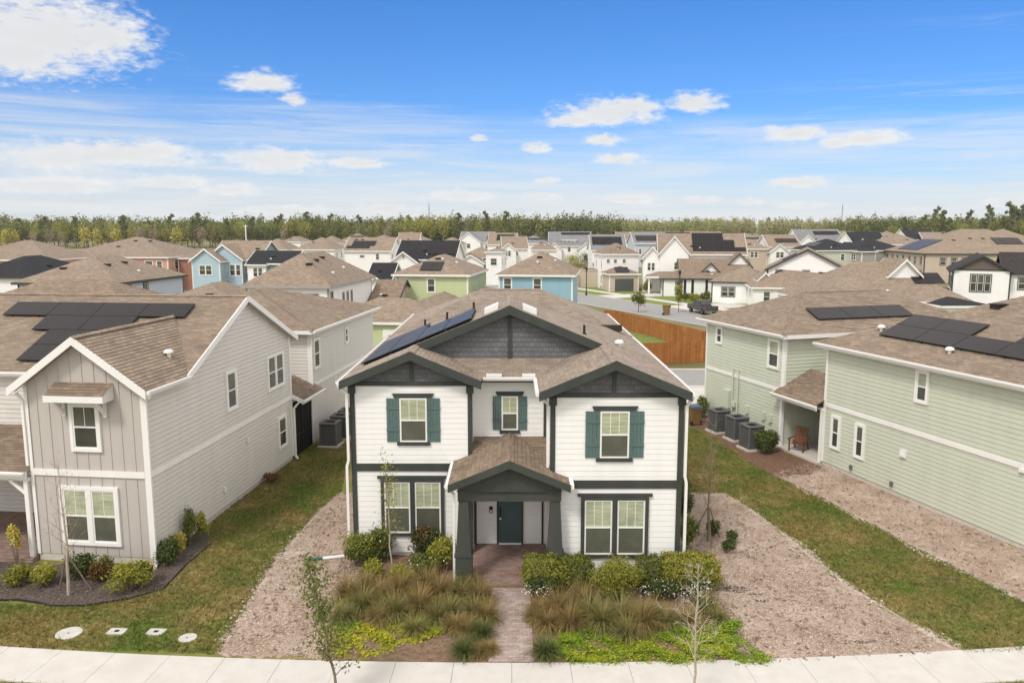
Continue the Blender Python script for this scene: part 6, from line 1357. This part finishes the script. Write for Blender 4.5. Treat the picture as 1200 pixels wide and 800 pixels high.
for px, i, s, y in ((12, 5, 1.15, 395), (22, 5, 1.05, 398), (105, 5, 1.3, 402), (118, 5, 1.2, 404), (140, 5, 1.2, 403), (210, 5, 1.25, 402), (45, 4, .9, 395), (62, 4, .95, 396), (75, 4, .85, 395), (168, 4, 1.1, 402), (182, 4, 1.1, 402), (240, 4, 1.1, 405), (335, 4, 1.1, 405), (455, 4, 1.2, 405), (45, 3, .95, 408), (80, 3, 1.0, 408), (285, 3, 1.1, 406), (480, 3, 1.25, 405), (492, 3, 1.2, 402), (505, 3, 1.3, 404), (520, 3, 1.3, 406), (360, 3, 1.1, 408), (20, 1, .7, 402), (160, 3, .9, 405)): put(i, wx(px, y), y, s)
for px in np.arange(1040, 1260, 7.5):
    y = 400 + rng.normal(0, 8); s = rng.uniform(.86, 1.08) * (1.18 if px > 1150 or 1080 < px < 1100 else 1.0) * (.85 if px < 1075 else 1); put([0, 6, 1, 0, 2, 1, 3, 0, 6, 2][k % 10], wx(px, y), y, s); k += 1
for px, s in ((952, .85), (963, .95), (972, .9), (981, .8), (1092, 1.15), (1100, 1.05), (1192, 1.2), (1183, 1.15)): put(1 if s < 1 else 0, wx(px, 415), 415, s)
for px, i, s in ((1056, 3, .7), (1063, 3, .75), (1046, 6, .62), (1038, 1, .6)): put(i, wx(px, 370), 370, s)
def mass(name, x0, x1, y0, y1, n, h, m, per=130, size=.75):
    A = []
    for _ in range(n):
        hh = h * rng.uniform(.78, 1.08); A.append(leaves((rng.uniform(x0, x1), rng.uniform(y0, y1), hh * .55), (hh * .24, hh * .24, hh * .46), per, size, 5))
    return tag(quads(name, np.concatenate(A), m), kind='stuff')
mass('far_woods', -390, -20, 410, 430, 340, 14.5, 'mass_leaf', 280, .5); mass('far_woods', -420, 0, 434, 475, 460, 19.5, 'mass_leaf', 190, .7); mass('far_woods', 0, 60, 440, 480, 110, 20, 'mass_leaf', 190, .7); mass('far_woods', -20, 420, 640, 720, 560, 20.5, 'mass_pale', 230, .7); mass('far_woods', 178, 420, 412, 450, 260, 18.5, 'mass_leaf', 200, .65)
mass('far_woods', -560, 700, 800, 880, 420, 22, 'mass_leaf', 90, 1.3)
# masts
def mast(px, pt, y, label, r):
    z = H - y * math.tan(PITCH + math.atan((pt - 400) / F)); e = empty('radio_mast', (wx(px, y), y, 0), 0, label, 'mast')
    b = MB()
    for a in (0, 2.09, 4.19): b.tube([(math.cos(a) * r, math.sin(a) * r, 0), (math.cos(a) * r * .5, math.sin(a) * r * .5, z)], .07, 4)
    for k in range(int(z / 2.5)):
        f = 1 - .5 * k * 2.5 / z
        for a in (0, 2.09, 4.19): b.bar((math.cos(a) * r * f, math.sin(a) * r * f, k * 2.5), (math.cos(a + 2.09) * r * f, math.sin(a + 2.09) * r * f, k * 2.5 + 2.4), .06, .06)
    b.build('lattice', 'metal_grey', e); MB().tube([(0, 0, z - .3), (0, 0, z + 3)], .05, 5).build('antenna', 'metal_grey', e)
mast(504, 240, 460, 'thin radio mast above the woods left of centre', .45); mast(982, 240, 620, 'thin radio mast above the pale woods at right', .5)
y_ = 185; e = empty('utility_pole', (wx(291, y_), y_, 0), 0, 'pale straight pole standing before the woods at left', 'pole'); MB().tube([(0, 0, 0), (0, 0, 11.6)], [.17, .12], 10).build('shaft', 'white_plastic', e); MB().box(-.5, -.06, 11.2, .5, .06, 11.35).build('crossarm', 'white_plastic', e)
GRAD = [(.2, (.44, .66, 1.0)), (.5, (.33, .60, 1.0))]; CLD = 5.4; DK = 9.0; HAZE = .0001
# ================================================================== sky and light
SUN_EL, SUN_AZ = 52.0, 214.0    # azimuth: clockwise from +Y; behind the camera and to its left
SUN_E, SUN_ANGLE, SKY_S, EXPO = 1.4, 11.0,  .10, .63
world = bpy.data.worlds.new('World'); sc.world = world; world.use_nodes = True
nt = world.node_tree; N = nt.nodes; L = nt.links; N.clear()
def nd(t, **k):
    n = N.new(t)
    for a, b in k.items(): setattr(n, a, b)
    return n
def val(n, i, v):
    if isinstance(v, (int, float)): n.inputs[i].default_value = v
    else: L.new(v, n.inputs[i])
def math_(op, a, b=None, c=None, clamp=False):
    n = nd('ShaderNodeMath', operation=op, use_clamp=clamp); val(n, 0, a)
    if b is not None: val(n, 1, b)
    if c is not None: val(n, 2, c)
    return n.outputs[0]
def maprange(v, a, b, c=0.0, d=1.0, smooth=True):
    n = nd('ShaderNodeMapRange'); n.interpolation_type = 'SMOOTHSTEP' if smooth else 'LINEAR'
    for i, q in enumerate((v, a, b, c, d)): val(n, i, q)
    return n.outputs[0]
def mixc(f, a, b, blend='MIX'):
    n = nd('ShaderNodeMix', data_type='RGBA', blend_type=blend); val(n, 0, f)
    for i, q in ((6, a), (7, b)):
        if isinstance(q, tuple): n.inputs[i].default_value = q + (1,)
        else: L.new(q, n.inputs[i])
    return n.outputs[2]
sky = nd('ShaderNodeTexSky', sky_type='NISHITA', sun_disc=False); sky.sun_elevation = R(SUN_EL); sky.sun_rotation = R(SUN_AZ); sky.altitude = 20; sky.air_density = 1.0; sky.dust_density = .6; sky.ozone_density = 2.0
tc = nd('ShaderNodeTexCoord'); sep = nd('ShaderNodeSeparateXYZ'); L.new(tc.outputs['Generated'], sep.inputs[0])
X, Y, Z = sep.outputs
el = math_('MULTIPLY', math_('ARCSINE', Z), 180 / math.pi); az = math_('MULTIPLY', math_('ARCTAN2', X, Y), 180 / math.pi)
# deeper blue higher up, as the photograph's air shows it
grad = nd('ShaderNodeValToRGB'); L.new(maprange(el, 0.0, 16.0, smooth=False), grad.inputs[0])
cr = grad.color_ramp; cr.elements[0].position = 0; cr.elements[0].color = (.62, .74, 1.0, 1); cr.elements[1].position = 1; cr.elements[1].color = (.26, .585, 1.0, 1)
for p_, c_ in GRAD: e_ = cr.elements.new(p_); e_.color = c_ + (1,)
base = mixc(1.0, sky.outputs[0], grad.outputs[0], 'MULTIPLY')
comb = nd('ShaderNodeCombineXYZ'); L.new(math_('MULTIPLY', az, .1), comb.inputs[0]); L.new(math_('MULTIPLY', el, .22), comb.inputs[1])
def noise(sx, sy, scale, detail, rough=.6, off=0.0, dist=0.0):
    m_ = nd('ShaderNodeMapping'); L.new(comb.outputs[0], m_.inputs[0]); m_.inputs['Scale'].default_value = (sx, sy, 1); m_.inputs['Location'].default_value = (off, off * .7, off * 1.3)
    n = nd('ShaderNodeTexNoise'); n.inputs['Scale'].default_value = scale; n.inputs['Detail'].default_value = detail; n.inputs['Roughness'].default_value = rough; n.inputs['Distortion'].default_value = dist
    L.new(m_.outputs[0], n.inputs['Vector']); return n.outputs['Fac']
CLOUD = (CLD * .97, CLD * .995, CLD * 1.03)
# thin white veil towards the horizon
veil_n = noise(.35, 1.5, 2.6, 8, .6, 3.1, .4)
veil_top = maprange(az, -20, 34, 8.6, 7.2, False)
below = math_('SUBTRACT', veil_top, math_('ADD', el, math_('MULTIPLY', math_('SUBTRACT', veil_n, .5), 1.8)))
streak = maprange(noise(.30, 2.4, 2.1, 10, .66, 21.0, .8), .34, .68)
veil = math_('ADD', math_('MULTIPLY', maprange(below, -.2, 1.3), math_('MULTIPLY_ADD', streak, .42, .10)), math_('MULTIPLY', maprange(below, .8, 7.5), .46), clamp=True)
base = mixc(veil, base, CLOUD)
wisp = math_('MULTIPLY', maprange(noise(.22, 2.6, 3.4, 9, .65, 9.0, .6), .50, .78), maprange(el, 10.5, 7.5)); base = mixc(math_('MULTIPLY', wisp, .45), base, CLOUD)
wisp2 = math_('MULTIPLY', maprange(noise(.3, 2.0, 1.5, 9, .65, 5.3, .9), .52, .8), math_('MULTIPLY', maprange(az, 8, 26), maprange(el, 13.5, 11))); base = mixc(math_('MULTIPLY', wisp2, .35), base, CLOUD)
# single cumulus clouds: (pixel x, y, half width, half height)
CL = [(50, 42, 92, 42), (118, 44, 52, 26), (20, 62, 70, 30), (305, 98, 38, 11), (345, 117, 14, 7), (132, 182, 92, 13), (75, 187, 55, 15), (180, 178, 42, 11), (318, 190, 50, 13), (345, 186, 32, 8), (272, 223, 34, 7), (60, 218, 60, 9), (540, 230, 42, 7), (712, 134, 60, 15), (740, 127, 36, 11), (672, 142, 34, 8), (815, 121, 30, 11), (708, 165, 23, 7), (627, 174, 17, 6), (728, 187, 30, 7),
      (930, 157, 32, 9), (1012, 163, 44, 9), (980, 168, 22, 7), (937, 214, 33, 6), (640, 212, 15, 4), (635, 231, 25, 5), (825, 234, 22, 4), (878, 237, 14, 4), (740, 234, 30, 5), (560, 162, 10, 4), (200, 215, 40, 7), (420, 192, 30, 6), (940, 241, 26, 4), (1190, 238, 30, 5), (450, 245, 40, 6), (330, 248, 50, 6)]
fine = noise(1, 1, 11.0, 10, .64, 1.7, .3); big = noise(1, 1.2, 4.2, 5, .55, 7.7)
fz = math_('ADD', math_('MULTIPLY', math_('SUBTRACT', fine, .5), 3.0), math_('MULTIPLY', math_('SUBTRACT', big, .5), 1.6))
dens = None; shade = None
for (px, py, rx, ry) in CL:
    d = ray(px, py).normalized(); a_, e_ = math.degrees(math.atan2(d.x, d.y)), math.degrees(math.asin(d.z)); k_ = 180 / math.pi / F
    u = math_('DIVIDE', math_('SUBTRACT', az, a_), rx * k_ * 1.36); v = math_('DIVIDE', math_('SUBTRACT', el, e_), ry * k_ * 1.6)
    v = math_('MULTIPLY', v, math_('MULTIPLY_ADD', math_('LESS_THAN', v, 0.0), .35, 1.0))      # flatter below
    q = math_('SUBTRACT', 1.0, math_('SQRT', math_('ADD', math_('MULTIPLY', u, u), math_('MULTIPLY', v, v))))
    dens = q if dens is None else math_('MAXIMUM', dens, q)
cm = maprange(math_('ADD', dens, math_('MULTIPLY', fz, .46)), .06, .72)
shade = maprange(math_('ADD', dens, math_('MULTIPLY', math_('SUBTRACT', noise(1, 1, 3.2, 8, .6, 4.2), .5), 1.0)), .25, .95, 1.0, .90)
cc = nd('ShaderNodeMix', data_type='RGBA', blend_type='MULTIPLY'); cc.inputs[0].default_value = 1; cc.inputs[6].default_value = (CLD * 1.05, CLD * 1.06, CLD * 1.07, 1); L.new(shade, cc.inputs[7])
base = mixc(math_('MULTIPLY', cm, .97), base, cc.outputs[2])
# unseen bright cloud added outside the view, to whiten and lift the ambient light
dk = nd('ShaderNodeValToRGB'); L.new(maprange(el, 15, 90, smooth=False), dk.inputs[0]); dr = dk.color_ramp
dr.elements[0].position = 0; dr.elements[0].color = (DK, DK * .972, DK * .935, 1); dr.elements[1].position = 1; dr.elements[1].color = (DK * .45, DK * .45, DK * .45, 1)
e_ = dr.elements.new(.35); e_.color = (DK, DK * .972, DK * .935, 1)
away = math_('MULTIPLY', maprange(math_('ABSOLUTE', az), 38, 56), maprange(el, 1.0, 6.0)); fill_deck = math_('MULTIPLY', math_('MAXIMUM', maprange(el, 16.5, 22), away), maprange(noise(.6, .5, .9, 5, .55, 12.0), .28, .55, .6, 1.0)); base = mixc(fill_deck, base, dk.outputs[0])
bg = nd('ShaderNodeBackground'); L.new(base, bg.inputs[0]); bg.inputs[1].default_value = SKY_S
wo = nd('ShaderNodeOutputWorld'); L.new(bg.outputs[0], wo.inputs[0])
sl = bpy.data.lights.new('sun', 'SUN'); sl.energy = SUN_E; sl.angle = R(SUN_ANGLE); sl.color = (1.0, .95, .87)
so_ = bpy.data.objects.new('sun', sl); col.objects.link(so_)
sdir = Vector((math.sin(R(SUN_AZ)) * math.cos(R(SUN_EL)), math.cos(R(SUN_AZ)) * math.cos(R(SUN_EL)), math.sin(R(SUN_EL))))
so_.rotation_euler = sdir.to_track_quat('Z', 'Y').to_euler(); so_.location = sdir * 60
vs = sc.view_settings; vs.view_transform = 'Standard'; vs.look = 'None'; vs.gamma = 1; vs.exposure = EXPO; vs.use_curve_mapping = False
sc.render.engine = 'CYCLES'; sc.cycles.max_bounces = 6; sc.cycles.diffuse_bounces = 3; sc.cycles.use_denoising = True

hz_ = bpy.data.materials.new('haze'); hz_.use_nodes = True; hn = hz_.node_tree; hn.nodes.clear(); pv = hn.nodes.new('ShaderNodeVolumePrincipled'); pv.inputs['Color'].default_value = (.86, .90, .96, 1); pv.inputs['Density'].default_value = HAZE; ho = hn.nodes.new('ShaderNodeOutputMaterial'); hn.links.new(pv.outputs[0], ho.inputs['Volume'])
M['haze'] = hz_
if HAZE: tag(MB().box(-2600, -80, -1.2, 2600, 1300, 38).build('haze', 'haze'), kind='stuff')
sc.cycles.volume_bounces = 1
